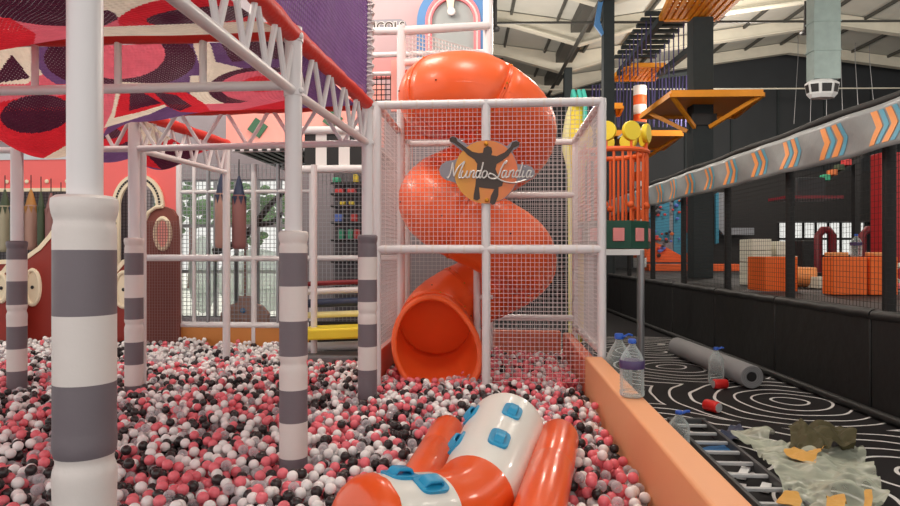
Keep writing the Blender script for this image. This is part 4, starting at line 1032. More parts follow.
for k_ in range(3):
    w = ('lowest', 'middle', 'topmost')[k_]
    o = cube('foam_slab', f'cream foam slab, {w} of the stepped pile right of the taller stack', 774, 799-4*k_, 270, 13.4, .3, .5, 'cube_white', 'foam slab', 'cream foam slabs'); o.location.z += .302*k_
v = 12.6; b = MB(); b.lathe(H(HU(796, v), v, DZ+.2), [(.05, -.3), (.19, -.29), (.195, 0), (.19, .29), (.05, .3)], 20, (hu*.9-hv*.4)); tag(b.build('foam_roll', 'chev_o'), 'pale orange foam roll lying on the deck beside the cream slabs', 'foam roll').location.z += .008
cube('foam_step', 'low cream foam step on the deck between the orange blocks', 815, 827, 285, 12.1, .22, .5, 'cube_white', 'foam step')
cube('landing_mat', 'flat bright orange mat on the deck between the orange blocks', 797, 824, 275, 13.6, .06, 1.3, 'mat_orange', 'mat')
cube('landing_mat', 'long orange mat along the foot of the climbing wall', 648, 741, 266, 24, .25, .7, 'mat_orange', 'mat')
cube('landing_mat', 'small pink mat at the right edge of the deck', 888, 906, 285, 12, .1, .8, 'pinkrim', 'mat')
# dark wine arches near the windows
for px0, px1, lb in ((815, 829, 'left'), (858, 886, 'right')):
    v = 17; u0, u1 = HU(px0, v), HU(px1, v); z1 = ZY(230, v)
    b = MB(); b.tube([H(u0, v, DZ), H(u0, v, z1-.15), H(u0+.12, v, z1), H(u1-.12, v, z1), H(u1, v, z1-.15), H(u1, v, DZ)], .1, 10)
    tag(b.build('arch_frame', 'wine'), f'dark wine padded arch in front of the bright windows, {lb} of the two', 'arch')
b = MB(); v = 15.5; b.hbox(HU(788, v), HU(893, v), v, v+.25, DZ, DZ+.2); tag(b.build('edge_bolster', 'vinyl_black'), 'long black bolster behind the orange blocks', 'bolster')
b = MB(); v = 19.5; b.hbox(HU(800, v), HU(816, v), v, v+.6, DZ, ZY(240, v)); tag(b.build('dark_box', 'vinyl_black', bevel=.05), 'dark padded box before the bright windows', 'box')
b = MB(); v = 14; b.hbox(HU(877, v), HU(960, v), v, v+.4, DZ+.005, 3.75); tag(b.build('red_panel_wall', 'redpanel', bevel=.02), 'tall red padded panel at the right edge beyond the net', 'panel')
v = 13.4; rg = thing('grey_ring', 'pale grey ring toy at the right edge of the deck', 'ring', H(HU(897, v), v, DZ)); b = MB(); c = H(HU(899, v), v, DZ+.25); b.tube([c+hu*.22*math.cos(k_*PI/12)+UP*.19*math.sin(k_*PI/12) for k_ in range(24)], .05, 8, closed=True); b.build('ring_tube', 'cube_white', rg)
# bottle standing on the middle orange block
def bottle(name, label, p, h, r, rotz=0, lab=None, cap='cap_blue', ribs=9, handle=False, group=None):
    t = thing(name, label, 'bottle', p, rotz, group)
    b = MB(); prf = [(r*.8, 0.002), (r*.98, .015*h/.4), (r, .04*h/.4)]
    for k_ in range(ribs*2):
        z = .06+.5*k_/(ribs*2); prf.append((r*(1 if k_ % 2 == 0 else .95), z*h))
    prf += [(r*1.0, .58*h), (r*.98, .62*h), (r*.86, .70*h), (r*.62, .79*h), (r*.34, .87*h), (r*.26, .9*h), (r*.26, .94*h)]
    b.lathe(p, prf, 28); b.build('bottle_body', 'pet', t)
    b = MB(); b.lathe(p, [(r*.32, .925*h), (r*.33, .93*h), (r*.33, h*.985), (r*.28, h)], 20); b.build('bottle_cap', cap, t)
    if lab:
        b = MB(); b.lathe(p, [(r*1.012, .5*h), (r*1.02, .505*h), (r*1.02, .635*h), (r*1.0, .64*h)], 28); b.build('bottle_label', lab, t)
    if handle:
        b = MB(); q = Vector(p); b.tube([q+Vector((.33*r, 0, .95*h)), q+Vector((.7*r, 0, .99*h)), q+Vector((1.0*r, .02, .97*h))], .012, 8); b.build('cap_handle', cap, t)
    return t
v = 10.45; bottle('water_bottle', 'clear water bottle standing on the middle orange foam block', H(HU(852, v), v, DZ+.61), .36, .085, 0, 'label_p')
# climbing wall
v = 25; cw = thing('climbing_wall', 'grey and blue climbing wall with small holds beyond the net', 'climbing wall', H(HU(668, v), v, DZ))
b = MB(); b.hbox(HU(640, v), HU(691, v), v, v+.2, DZ, ZY(192, v)); b.build('wall_board', 'grey_board', cw, smooth=False)
def hp(px, py, v): return (HU(px, v), ZY(py, v))
for pts, m, nm in (([(640, 215), (668, 210), (668, 240), (640, 242)], 'cyan_board', 'blue_area'), ([(655, 197), (668, 195), (668, 212), (658, 208)], 'cyan_board', 'blue_area'), ([(672, 197), (690, 195), (690, 258), (672, 255)], 'cyan_board', 'blue_area'), ([(682, 196), (690, 192), (690, 234), (682, 232)], 'redpanel', 'red_area'), ([(640, 236), (662, 246), (680, 256), (690, 250), (690, 262), (640, 262)], 'mat_orange', 'orange_area'), ([(640, 240), (655, 246), (640, 252)], 'grey_board', 'grey_area')):
    dd = .02+.012*len([c for c in kids(cw)]); b = MB(); b.prism([hp(x, y, v) for x, y in pts], H(0, v-dd, 0), hu, UP, hv*dd); b.build(nm, m, cw, smooth=False)
rr_ = random.Random(3)
for k_ in range(46):
    x, y = rr_.uniform(642, 689), rr_.uniform(200, 258); b = MB(); b.sphere(H(HU(x, v), v-.14, ZY(y, v)), rr_.uniform(.05, .09), 7, (1, .8, .8)); b.build('hold', rr_.choice(['hold', 'navy', 'disp_r', 'black', 'disp_b']), cw)
# letter L on the dark wall and its blue edge strip
v = 27; ll = thing('wall_letter', 'large pale letter L standing against the dark wall', 'letter', H(HU(716, v), v, ZY(236, v)))
b = MB(); b.prism([hp(717, 193, v), hp(728, 193, v), hp(728, 228, v), hp(752, 228, v), hp(752, 235, v), hp(722, 235, v), hp(717, 229, v)], H(0, v, 0), hu, UP, hv*.25); b.build('letter_face', 'grey_board', ll, smooth=False)
b = MB(); b.prism([hp(714.5, 194, v), hp(716.8, 193, v), hp(716.8, 243, v), hp(714.5, 244, v)], H(0, v-.01, 0), hu, UP, hv*.2); b.build('edge_strip', 'cyan_board', ll, smooth=False)
b = MB(); v = 27.6; b.hbox(HU(700, v), HU(905, v), v, v+.6, ZY(222, v), ZY(172, v)); b.hbox(HU(690, v), HU(775, v), v, v+.6, DZ, ZY(222, v)); tag(b.build('black_partition', 'black', smooth=False), 'black partition wall behind the pale letter and above the windows', 'partition')
v = 20; b = MB(); b.hbox(HU(784, v), HU(840, v), v, v+1.2, ZY(199, v), ZY(196, v)); tag(b.build('hanging_shelf', 'wine', smooth=False), 'thin pinkish shelf board hanging in the dark area', 'shelf')
b = MB(); v = 20.6; b.hbox(HU(795, v), HU(822, v), v, v+.5, ZY(196, 20), ZY(178, v)); tag(b.build('dark_cabinet', 'charcoal', bevel=.02), 'dark cabinet standing on the hanging shelf', 'cabinet')
for k_ in range(5):
    v = 21.5; b = MB(); b.hbox(HU(814+k_*7, v), HU(820+k_*7, v), v, v+.3, ZY(186-k_*5, v), ZY(180-k_*5, v)); tag(b.build('toy_brick', ('hold', 'disp_g', 'hold', 'bag_green', 'disp_r')[k_], bevel=.02), f'small {("orange", "green", "amber", "dark green", "red")[k_]} brick on the climbing ramp in the dark', 'brick')
b = MB(); v = 22; b.bar(H(HU(805, v), v, ZY(192, v)), H(HU(855, v), v, ZY(158, v)), .5, .1); b.hbox(HU(852, v)-.1, HU(852, v)+.1, v-.1, v+.1, DZ, ZY(162, v)); tag(b.build('dark_ramp', 'black'), 'dark sloping ramp behind the net', 'ramp')

# ================================================================== rope course above
DC = 17.4
cu0 = HU(702, DC); cw_ = .268
b = MB(); b.hbox(cu0-cw_, cu0+cw_, DC, DC+.5, DZ, 7.89)
col = b.build('rope_course_column', 'column', bevel=.02); tag(col, 'massive charcoal column carrying two orange platforms', 'column')
def hz(px, py, z): v = (z-CH)*F/(HOR-py); return H(HU(px, v), v, z)
def platform(name, label, quad, z, th, mats='plat', lattice=False, hole=None):
    """quad: near left, near right, far right, far left as seen from below"""
    P = [hz(x, y, z) for x, y in quad]; c = sum(P, Vector())/4
    t = thing(name, label, 'platform', (c.x, c.y, z))
    if lattice:
        b = MB()
        for i in range(4): b.bar(P[i]+UP*th/2, P[(i+1) % 4]+UP*th/2, .12, th)
        b.build('edge_beam', mats, t, smooth=False)
        b = MB()
        for k_ in range(1, 9): b.bar(P[0].lerp(P[1], k_/9)+UP*.06, P[3].lerp(P[2], k_/9)+UP*.06, .1, .1)
        for k_ in range(1, 7): b.bar(P[0].lerp(P[3], k_/7)+UP*.1, P[1].lerp(P[2], k_/7)+UP*.1, .1, .04)
        b.build('deck_slats', mats, t, smooth=False)
    else:
        b = MB()
        if hole:
            u0, u1, v0, v1 = hole; I = [H(u0, v0, z), H(u1, v0, z), H(u1, v1, z), H(u0, v1, z)]
            quads = [[P[i], P[(i+1) % 4], I[(i+1) % 4], I[i]] for i in range(4)]
        else: quads = [P]
        for P_ in quads: b.add(P_+[p_+UP*th for p_ in P_], [(3, 2, 1, 0), (4, 5, 6, 7), (0, 1, 5, 4), (1, 2, 6, 5), (2, 3, 7, 6), (3, 0, 4, 7)])
        b.build('deck_board', mats, t, smooth=False)
        b = MB()
        for i in range(4): b.bar(P[i]-UP*.03, P[(i+1) % 4]-UP*.03, .08, .1)
        b.build('edge_beam', mats, t, smooth=False)
    return t, P
t, P = platform('rope_platform', 'lower orange platform with braces around the massive column', [(670, 95), (761, 94.5), (733, 117), (640, 117)], 5.55, .1, hole=(cu0-.29, cu0+.29, DC-.02, DC+.52))
for i, (pp, q) in enumerate(((P[0], (693, 128)), (P[1], (708, 128)), (P[0].lerp(P[3], .75), (690, 130)))):
    e = H(HU(q[0], DC-.02), DC-.02 if i < 2 else DC+.3, ZY(q[1], DC)); b = MB(); b.bar(pp-UP*.02, e, .08, .1); b.build('brace', 'plat', t, smooth=False)
b = MB(); b.hbox(cu0-.33, cu0+.33, DC-.06, DC-.005, 5.0, 5.3); b.build('bracket', 'black', t, smooth=False)
t, P1 = platform('rope_platform', 'upper orange lattice platform at the top of the massive column', [(672, -3), (741, -3), (715, 22.5), (660, 22.5)], 7.9, .14, lattice=True)
D2 = 23.3
t, P2 = platform('rope_platform', 'upper orange lattice platform over the striped column', [(625, 68.5), (663, 68.5), (653, 82), (612, 82)], 7.6, .14, lattice=True)
sc = thing('striped_column', 'orange and white banded column under the far platform', 'column', H(HU(639, D2), D2, 0))
for k_ in range(24):
    z0, z1 = 7.55-.34*(k_+1), 7.55-.34*k_
    if z0 < .9: break
    b = MB(); b.lathe(H(HU(639, D2), D2, 0), [(.225, z0), (.23, z0+.01), (.23, z1-.01), (.225, z1)], 16); b.build('column_band', 'mat_orange' if k_ % 2 else 'metal_white', sc)
t, P3 = platform('rope_platform', 'lower orange platform around the striped column', [(597, 134), (681, 134.5), (662, 149), (600, 149)], 5.6, .12, hole=(HU(639, D2)-.25, HU(639, D2)+.25, D2-.25, D2+.25))
b = MB(); b.bar(P3[1]-UP*.02, H(HU(645, D2), D2+1.5, ZY(160, D2)), .08, .1); b.build('brace', 'plat', t, smooth=False)
t, P4 = platform('rope_platform', 'small orange platform farthest back behind the turret discs', [(603, 107), (622, 107), (618, 115), (600, 115)], 6.5, .12)
c_ = sum(P4, Vector())/4; b = MB(); b.tube([(c_.x, c_.y, 0), (c_.x, c_.y, 6.5)], .15, 12); b.build('support_column', 'column', t)
# rope bridge of two dark rails and hanging planks
rb = thing('rope_bridge', 'dark rope bridge of hanging planks between the two upper platforms', 'bridge', P1[3])
A0, A1, B0, B1 = P1[3], P1[2], P2[3].lerp(P2[0], .5), P2[2].lerp(P2[1], .5)
for a_, c_ in ((A0+UP*.05, B0+UP*.05), (A0.lerp(A1, .55)+UP*-.75, B1+UP*.0)):
    b = MB(); b.bar(a_, c_, .16, .16); b.build('bridge_rail', 'column', rb, smooth=False)
for k_ in range(9):
    t_ = .06+.85*k_/9; c = A0.lerp(B0, t_)+UP*.32; hw = .62
    b = MB(); b.bar(c-hu*.35*hw/.62, c+hu*1.0, .16, .09); b.build('bridge_plank', 'column', rb, smooth=False)
    for s_ in (-.2, .85): b = MB(); b.tube([c+hu*s_, c+hu*s_-UP*random.uniform(.8, 1.4)], .02, 5); b.build('bridge_rope', 'rope', rb)
rc = thing('rope_curtain', 'row of dark purple climbing ropes hanging below the bridge', 'ropes', H(HU(640, 26), 26, 3))
for k_ in range(30):
    px = 592+100*k_/29; v = 25.6+.5*random.random(); z1 = ZY(86-10*(k_/29), v); b = MB(); b.tube([H(HU(px, v), v, z1), H(HU(px+random.uniform(-2, 2), v), v, ZY(128, v))], .035, 5); b.build('hanging_rope', 'rope', rc)
b = MB(); b.bar(H(HU(590, 26), 25.9, ZY(88, 26)), H(HU(694, 26), 25.9, ZY(74, 26)), .12, .12); b.build('rope_beam', 'column', rc, smooth=False)
v = 20; b = MB(); b.bar(H(HU(622, v), v, ZY(139, v)), H(HU(640, v-1), v-1, ZY(123, v-1)), .35, .06); tag(b.build('grey_plank', 'grey_board', smooth=False), 'grey sloping plank between the lower platforms', 'plank')
for px0, py0, px1, py1, v, lb in ((700, 117, 712, 92, 17, 'x'),): pass
def roofz(u): return 9.4+1.5*(1-abs(u-UV-UR)/UR)
for k_ in range(6):
    px = 795+14*k_; b = MB(); b.tube([H(HU(px, 28), 28, roofz(HU(px, 28))), H(HU(px, 28), 28, ZY(60, 28)), H(HU(px-4+2*k_, 28), 28, ZY(125, 28))], .015, 5); tag(b.build('rigging_cable', 'steel_grey'), 'thin grey cable hanging before the dark far wall under the duct', 'cable', 'thin cables under the duct')
# air duct
v = 14.0; du_ = HU(821.5, v)
ad = thing('air_duct', 'galvanised square duct with white diffuser hanging from the roof', 'duct', H(du_, v, ZY(98, v)))
du_ = HU(824, v); w = 13/F*v; b = MB(); b.hbox(du_-w, du_+w, v, v+.32, ZY(80, v), 9.94)
for k_ in range(8): b.hbox(du_-w-.02, du_+w+.02, v-.01, v+.33, ZY(80, v)+.6+.62*k_, ZY(80, v)+.63+.62*k_)
b.build('duct_shaft', 'galv', ad, smooth=False)
oct_ = [(-17, 84), (-11, 80), (11, 80), (17, 84), (16, 93), (9, 98), (-10, 98), (-15, 95)]
b = MB(); z0, z1 = ZY(98, v), ZY(80, v); wo = 14.2/F*v
def octring(r, z, ch=.45): return [H(du_-.03+x*r, v+.16+y*r*.6, z) for x, y in ((-1, -ch), (-ch, -1), (ch, -1), (1, -ch), (1, ch), (ch, 1), (-ch, 1), (-1, ch))]
rows = [octring(wo*.75, z0), octring(wo*.95, z0+.08), octring(wo*1.08, z1-.07), octring(wo*.8, z1)]
vs = [p_ for r_ in rows for p_ in r_]; fs = [(i*8+k_, i*8+(k_+1) % 8, (i+1)*8+(k_+1) % 8, (i+1)*8+k_) for i in range(3) for k_ in range(8)]+[tuple(range(8))[::-1], tuple(range(24, 32))]
b.add(vs, fs); b.build('diffuser', 'metal_white', ad, smooth=False)
for k_ in range(8):
    q = [rows[1][k_], rows[1][(k_+1) % 8], rows[2][(k_+1) % 8], rows[2][k_]]; c = sum(q, Vector())/4
    n_ = (q[1]-q[0]).cross(q[3]-q[0]).normalized(); n_ = n_ if n_.dot(c-H(du_, v+.25, c.z)) > 0 else -n_
    q = [c+(x-c)*.72+n_*.004 for x in q]; b = MB(); b.add(q+[x+n_*.006 for x in q], [(0, 1, 2, 3), (7, 6, 5, 4), (0, 4, 5, 1), (1, 5, 6, 2), (2, 6, 7, 3), (3, 7, 4, 0)]); b.build('grille', 'black', ad, smooth=False)
b = MB(); b.lathe(H(HU(802, 20), 20, ZY(36, 20)), [(.14, 0), (.16, .05), (.05, .12), (.03, 1.0)], 16); tag(b.build('ceiling_lamp', 'black'), 'small dark bell lamp hanging left of the duct', 'lamp')
b = MB(); b.lathe(H(HU(495, 15), 15, ZY(31, 15)), [(.10, 0), (.12, .05), (.05, .12), (.03, 4.0)], 16); tag(b.build('ceiling_lamp', 'black'), 'small dark bell lamp hanging behind the white tower post', 'lamp')
# blue cloth tied on the hall column
b = MB(); v = 17.8; pts = [hp(601, -6, v), hp(598, 10, v), hp(596, 22, v), hp(599, 26, v), hp(604, 33, v), hp(606, 30, v), hp(602, 18, v), hp(604, 4, v), hp(606, -6, v)]
b.prism(pts, H(0, 18.09, 0), hu, UP, hv*.1); tag(b.build('tied_cloth', 'blue', bevel=.02), 'blue cloth tied around the dark column near the roof', 'cloth')
# ================================================================== things on the carpet and the curb
bottle('water_bottle', 'large clear water bottle with dark label and blue cap standing on the peach curb', (lambda p: Vector((1.02, p.y, .511)))(G(634, 397, .51)), .44, .092, .3, 'label_p', handle=False)
p = W(618, 386, 6.0); bottle('water_bottle', 'clear water bottle with blue handled cap half hidden behind the curb bottle', Vector((XY(619, 6.9).x, 6.9, .001)), .76, .14, 0, None, handle=True)
p = G(716, 384); bottle('water_bottle', 'tall clear water bottle with blue handled cap standing before the grey roll', Vector((p.x, p.y, .001)), .45, .095, .5, None, handle=True)
p = G(685, 436); bottle('water_bottle', 'clear water bottle with blue handled cap beside the far end of the ladder', Vector((1.46, 5.35, .001)), .33, .085, .2, None, handle=True)
# grey foam roll
a_, c_ = G(677, 355), G(752, 389); a_.z = c_.z = .14; ax_ = (c_-a_).normalized(); L = (c_-a_).length
fr = thing('foam_roll', 'long grey foam roll lying on the carpet beside the black wall', 'foam roll', (c_.x, c_.y, 0))
b = MB(); b.lathe(a_, [(.13, 0), (.138, .01), (.138, L-.01), (.13, L), (.1, L), (.06, L-.004), (.055, L-.03)], 32, ax_); b.build('roll_body', 'roll', fr)
b = MB(); b.lathe(a_, [(.055, L-.02), (.055, L-.002)], 20, ax_); b.build('roll_core', 'black', fr)
b = MB(); b.tube([a_+ax_*(L+.001)+Vector((-ax_.y, ax_.x, 0))*(math.cos(k_*.35)*(.06+.0011*k_))+UP*(math.sin(k_*.35)*(.06+.0011*k_)) for k_ in range(60)], .003, 5); b.build('spiral_edge', 'grey_mat', fr)
def can(p, ang, label):
    t = thing('drink_can', label, 'can', (p.x, p.y, 0), 0); d_ = Vector((math.cos(ang), math.sin(ang), 0)); c = Vector((p.x, p.y, .06))-d_*.085; r = .058
    b = MB(); b.lathe(c, [(r*.7, 0), (r*.92, .006), (r, .02), (r, .15), (r*.85, .168), (r*.8, .17)], 24, d_); b.build('can_body', 'can_red', t)
    for z in (-.001, .17):
        b = MB(); b.lathe(c, [(r*.78, z), (r*.8, z+.002), (r*.6, z+.003)], 20, d_); b.build('can_end', 'alu', t)
    return t
can(G(720, 389), PSI+.1, 'red drink can lying at the foot of the tall bottle')
can(G(712, 412), PSI-PI/2+.45, 'red drink can lying with its end towards the camera, left of the contour rings')
# ladder
ld = thing('ladder', 'grey metal ladder lying on the carpet along the peach curb', 'ladder', (1.7, 4.6, 0))
xl0, xl1, ya, yb = 1.58, 1.88, 3.1, 6.1
for x in (xl0, xl1):
    b = MB(); b.box(x-.014, x+.014, ya, yb, .003, .085); b.build('ladder_rail', 'rail_dark', ld, bevel=.004)
y = 5.95
while y > ya+.05:
    b = MB(); b.box(xl0+.014, xl1-.014, y-.016, y+.016, .045, .07); b.build('rung', 'alu', ld, bevel=.005); y -= .262
b = MB(); b.box(xl0-.02, xl1+.02, 6.07, 6.11, .003, .09); b.build('foot_bar', 'rail_dark', ld, bevel=.004)
# crumpled clear plastic film
def crumple(name, label, cat, poly, z0, m, amp, cell, seed, fold=None, parent=None):
    rnd = random.Random(seed)
    b = MB(); P = [G(x, y, 0) for x, y in poly]
    bm = bmesh.new(); vs = [bm.verts.new((p_.x, p_.y, 0)) for p_ in P]; bm.faces.new(vs)
    me = bpy.data.meshes.new(name)
    bmesh.ops.triangulate(bm, faces=bm.faces[:])
    for _ in range(6):
        es = [e for e in bm.edges if e.calc_length() > cell]
        if not es: break
        bmesh.ops.subdivide_edges(bm, edges=es, cuts=1); bmesh.ops.triangulate(bm, faces=bm.faces[:])
    from mathutils import noise
    for v_ in bm.verts:
        q = Vector((v_.co.x, v_.co.y, seed*3.1)); e = min(1, min((v_.co.xy-p_.xy).length for p_ in P)/.2)
        h = abs(noise.noise(q*3.2))*amp+abs(noise.noise(q*8))*amp*.5+abs(noise.noise(q*17))*amp*.22
        v_.co.z = z0+h+(fold(v_.co) if fold else 0); v_.co.x += noise.noise(q*6+Vector((9, 0, 0)))*amp*.3
    bm.to_mesh(me); bm.free(); o = bpy.data.objects.new(name, me); COL.objects.link(o)
    me.materials.append(M[m]); me.shade_smooth(); tag(o, label, cat)
    o.modifiers.new('sub', 'SUBSURF').levels = 1
    c = sum((v_.co for v_ in me.vertices), Vector())/len(me.vertices); c.z = 0
    for v_ in me.vertices: v_.co -= c
    o.location = c; return o
def hump(cx, cy, rx, ry, h):
    c = G(cx, cy)
    return lambda p_: h*math.exp(-((p_.x-c.x)/rx)**2-((p_.y-c.y)/ry)**2)
crumple('plastic_film', 'crumpled sheet of clear plastic film spread over the carpet', 'plastic film', [(750, 452), (760, 447), (778, 449), (800, 452), (826, 456), (846, 452), (862, 458), (868, 474), (874, 486), (886, 512), (866, 550), (820, 570), (798, 540), (786, 512), (776, 490), (760, 470)], .006, 'film', .15, .05, 2, hump(815, 485, .5, .6, .1))
crumple('plastic_film', 'small crumpled scrap of clear film lying over the ladder', 'plastic film', [(727, 450), (738, 441), (757, 438), (775, 444), (768, 456), (748, 458)], .02, 'film', .12, .06, 5, hump(750, 448, .25, .25, .06))
crumple('wrapping_paper', 'dark olive crumpled wrapping paper lying on the plastic film', 'paper', [(784, 466), (790, 455), (800, 450), (822, 453), (846, 451), (858, 461), (856, 473), (836, 469), (815, 475), (798, 469)], .05, 'olive', .18, .04, 8, hump(818, 461, .5, .35, .1))
crumple('wrapping_paper', 'torn tan kraft paper curling over the olive paper', 'paper', [(784, 476), (794, 470), (806, 476), (815, 470), (824, 462), (829, 466), (820, 478), (812, 488), (800, 484)], .13, 'kraft', .12, .04, 11)
for i, (x, y, w, lb) in enumerate(((790, 503, 18, 'left'), (838, 505, 14, 'middle'), (868, 503, 7, 'right'))):
    crumple('kraft_scrap', f'tan kraft paper scrap at the bottom edge of the picture, {lb} of the three', 'paper', [(x-w*.7, y+20), (x-w*.3, y+14), (x+w*.5, y+16), (x+w*.7, y+22), (x+w*.5, y+34), (x-w*.7, y+34)], .12, 'kraft', .09, .04, 20+i)
crumple('blue_rag', 'blue rag lying under the far part of the ladder', 'rag', [(700, 451), (712, 448), (736, 447), (740, 452), (716, 455), (702, 456)], .008, 'film_blue', .04, .06, 31)
crumple('blue_rag', 'dark blue rag bundled right of the ladder', 'rag', [(720, 440), (728, 433), (742, 433), (744, 440), (732, 446)], .01, 'navy', .13, .06, 32)
for i, (x, y, x2, y2, lb) in enumerate(((741, 478, 746, 468, 'upper'), (764, 491, 767, 484, 'lower'))):
    b = MB(); p_, q_ = G(x, y, .02), G(x2, y2, .02); b.bar(p_, q_, .06, .02); tag(b.build('white_strip', 'metal_white'), f'short white strip on the carpet between the ladder rungs, {lb} of the two', 'strip')
for i, (x, y) in enumerate(((661, 344), (680, 339), (747, 364))):
    b = MB(); p_ = G(x, y, .02); b.prism([(-.07, -.03), (.05, -.05), (.08, .02), (-.02, .05)], (p_.x, p_.y, .004), (1, 0, 0), (0, 1, 0), (0, 0, .02)); tag(b.build('paper_scrap', 'white', bevel=.004), 'small white paper scrap lying far back on the carpet', 'paper', 'far paper scraps')

# ================================================================== INFLATABLE in the foreground
inf = thing('inflatable_climber', 'white and orange inflatable climber with blue handles among the balls', 'inflatable', (-.05, 3.6, .2))
BR = .262
def cat_(P, n=60):
    out = []; Q = [P[0]*2-P[1]]+P+[P[-1]*2-P[-2]]
    segs = len(P)-1
    for s in range(segs):
        a, b_, c, d_ = Q[s:s+4]
        for i in range(n//segs):
            t = i/(n//segs); out.append(.5*((2*b_)+(c-a)*t+(2*a-5*b_+4*c-d_)*t*t+(3*b_-a-3*c+d_)*t**3))
    out.append(P[-1]); return out
ctrl = [W(506, 430, 4.45), W(497, 449, 4.15), W(488, 470, 3.85), W(478, 492, 3.6), W(452, 514, 3.33), W(400, 524, 3.06), W(347, 527, 2.82)]
spine = cat_(ctrl, 66); NS = len(spine)
def sframe(i):
    t = (spine[min(i+1, NS-1)]-spine[max(i-1, 0)]).normalized(); a = t.cross(UP).normalized(); return t, a, a.cross(t)
def srad(i): return BR*(1-.13*min(1, i/40))
def spart(nm, m, i0, i1, cap0=False, cap1=False, nseg=40):
    b = MB(); vs = []; rows = []
    for i in range(i0, i1+1):
        t, a, u_ = sframe(i); edge = min(i-i0, i1-i); rr = srad(i)*(1-.012*math.exp(-edge*1.2))
        rows.append([spine[i]+(a*math.cos(2*PI*k_/nseg)+u_*math.sin(2*PI*k_/nseg))*rr for k_ in range(nseg)])
    def caprows(i, sgn):
        t, a, u_ = sframe(i); out = []
        for q in range(1, 9):
            w = q/8*PI/2; rr = srad(i)*(math.cos(w)**.6 if q < 8 else .001); dz = .09*math.sin(w)
            out.append([spine[i]+t*sgn*dz+(a*math.cos(2*PI*k_/nseg)+u_*math.sin(2*PI*k_/nseg))*rr for k_ in range(nseg)])
        return out
    if cap0: rows = caprows(i0, -1)[::-1]+rows
    if cap1: rows = rows+caprows(i1, 1)
    vs = [v_ for r_ in rows for v_ in r_]
    b.add(vs, [(i*nseg+k_, i*nseg+(k_+1) % nseg, (i+1)*nseg+(k_+1) % nseg, (i+1)*nseg+k_) for i in range(len(rows)-1) for k_ in range(nseg)])
    return b.build(nm, m, inf)
spart('white_body', 'inf_white', 0, 35, cap0=True)
o = spart('orange_band', 'inf_orange', 35, 49); o['label'] = 'orange band around the inflatable'
spart('white_collar', 'inf_white', 49, 62)
# end cap: orange disc with a puckered seam
b = MB(); t, a, u_ = sframe(62); ns = 48; rows = []
for q in range(0, 11):
    w = q/10*PI/2; rows.append([])
    for k_ in range(ns):
        pk = 1+.012*math.sin(k_*2*PI*14/ns)*(1-q/10)
        rr = srad(62)*max(.001, math.cos(w))**.55*pk; rows[-1].append(spine[62]+t*(.09*math.sin(w))+(a*math.cos(2*PI*k_/ns)+u_*math.sin(2*PI*k_/ns))*rr)
b.add([v_ for r_ in rows for v_ in r_], [(i*ns+k_, i*ns+(k_+1) % ns, (i+1)*ns+(k_+1) % ns, (i+1)*ns+k_) for i in range(10) for k_ in range(ns)])
o = b.build('end_cap', 'inf_orange', inf); o['label'] = 'round orange end of the inflatable'
def outrigger(p, q, r):
    p = Vector(p); q = Vector(q); t = (q-p).normalized(); L = (q-p).length; b = MB()
    prf = [(r*.35, -.035), (r*.75, -.028), (r*.93, -.01), (r, .03), (r*1.01, L*.4), (r*.985, L*.415), (r*1.01, L*.43), (r, L-.03), (r*.93, L+.01), (r*.75, L+.028), (r*.35, L+.035)]
    b.lathe(p, prf, 32, t); b.build('side_tube', 'inf_orange', inf)
OR = [(W(559, 437, 4.45), W(533, 535, 3.1), .135), (W(448, 430, 4.6), W(414, 492, 3.6), .115)]
for o_ in OR: outrigger(*o_)
def handle(i, ang):
    t, a, u_ = sframe(i); w = math.radians(ang); n_ = a*math.cos(w)+u_*math.sin(w); s_ = t.cross(n_); c = spine[i]+n_*srad(i)
    b = MB(); out = []
    pl = [(x*.085, y*.05) for x, y in arc(0, 0, 1, 0, 360, 24)[:-1]]
    pl = [(math.copysign(abs(x/.085)**.5*.098, x), math.copysign(abs(y/.05)**.6*.062, y)) for x, y in pl]
    b.prism(pl, c-n_*.012, t, s_, n_*.02); o = b.build('handle_base', 'inf_blue', inf, bevel=.004)
    b = MB(); b.prism([(-.07, 0), (-.05, .026), (-.035, .032), (.035, .032), (.05, .026), (.07, 0), (.052, 0), (.035, .015), (-.035, .015), (-.052, 0)], c+n_*.006-s_*.03, t, n_, s_*.06); b.build('handle_grip', 'inf_blue', o, bevel=.006)
for i, ang in ((7, 42), (9, 112), (22, 40), (24, 110), (57, 92), (53, 116)): handle(i, ang)
# ================================================================== BALLS
R = .035
rng = np.random.default_rng(11)
cellb = .075; grid = {}
obst = [(pA.x, pA.y, .12), (pB.x, pB.y, .115), (pC.x, pC.y, .115), (pD.x, pD.y, .11), (pE.x, pE.y, .115), (pF.x, pF.y, .07), (XM, YF, .065), (XL, YF, .065), (cxs, cys, .065)]
q = XY(142, 6.75); obst.append((q.x, q.y, .065))
caps = []                                            # capsules (p, q, r) nothing may enter
caps += [(spine[i], spine[i+6], BR) for i in range(0, 60, 6)]+[o_ for o_ in OR]
caps += [(path[i], path[min(i+4, NP-1)], TR+.05) for i in range(NP-34, NP-1, 4)]
boxes = [(XL-.13, XL-.055, YF+.07, YK), (sx(302, 8.5), sx(374, 8.5), 8.45, 10)]
def segd(p, a, b_):
    ab = b_-a; t = max(0, min(1, (p-a).dot(ab)/ab.length_squared)); return (p-(a+ab*t)).length
def free2d(x, y):
    if not (PITY0+R < y < PITY1-R and x < .922-R): return False
    if x < -(1.0+.735*y) or x < PITX0+.1: return False
    if y > 9.35-R and x > XL-.2: return False
    for ox, oy, r_ in obst:
        if (x-ox)**2+(y-oy)**2 < (r_+R)**2: return False
    for a0, a1, c0, c1 in boxes:
        if a0-R < x < a1+R and c0-R < y < c1+R: return False
    return True
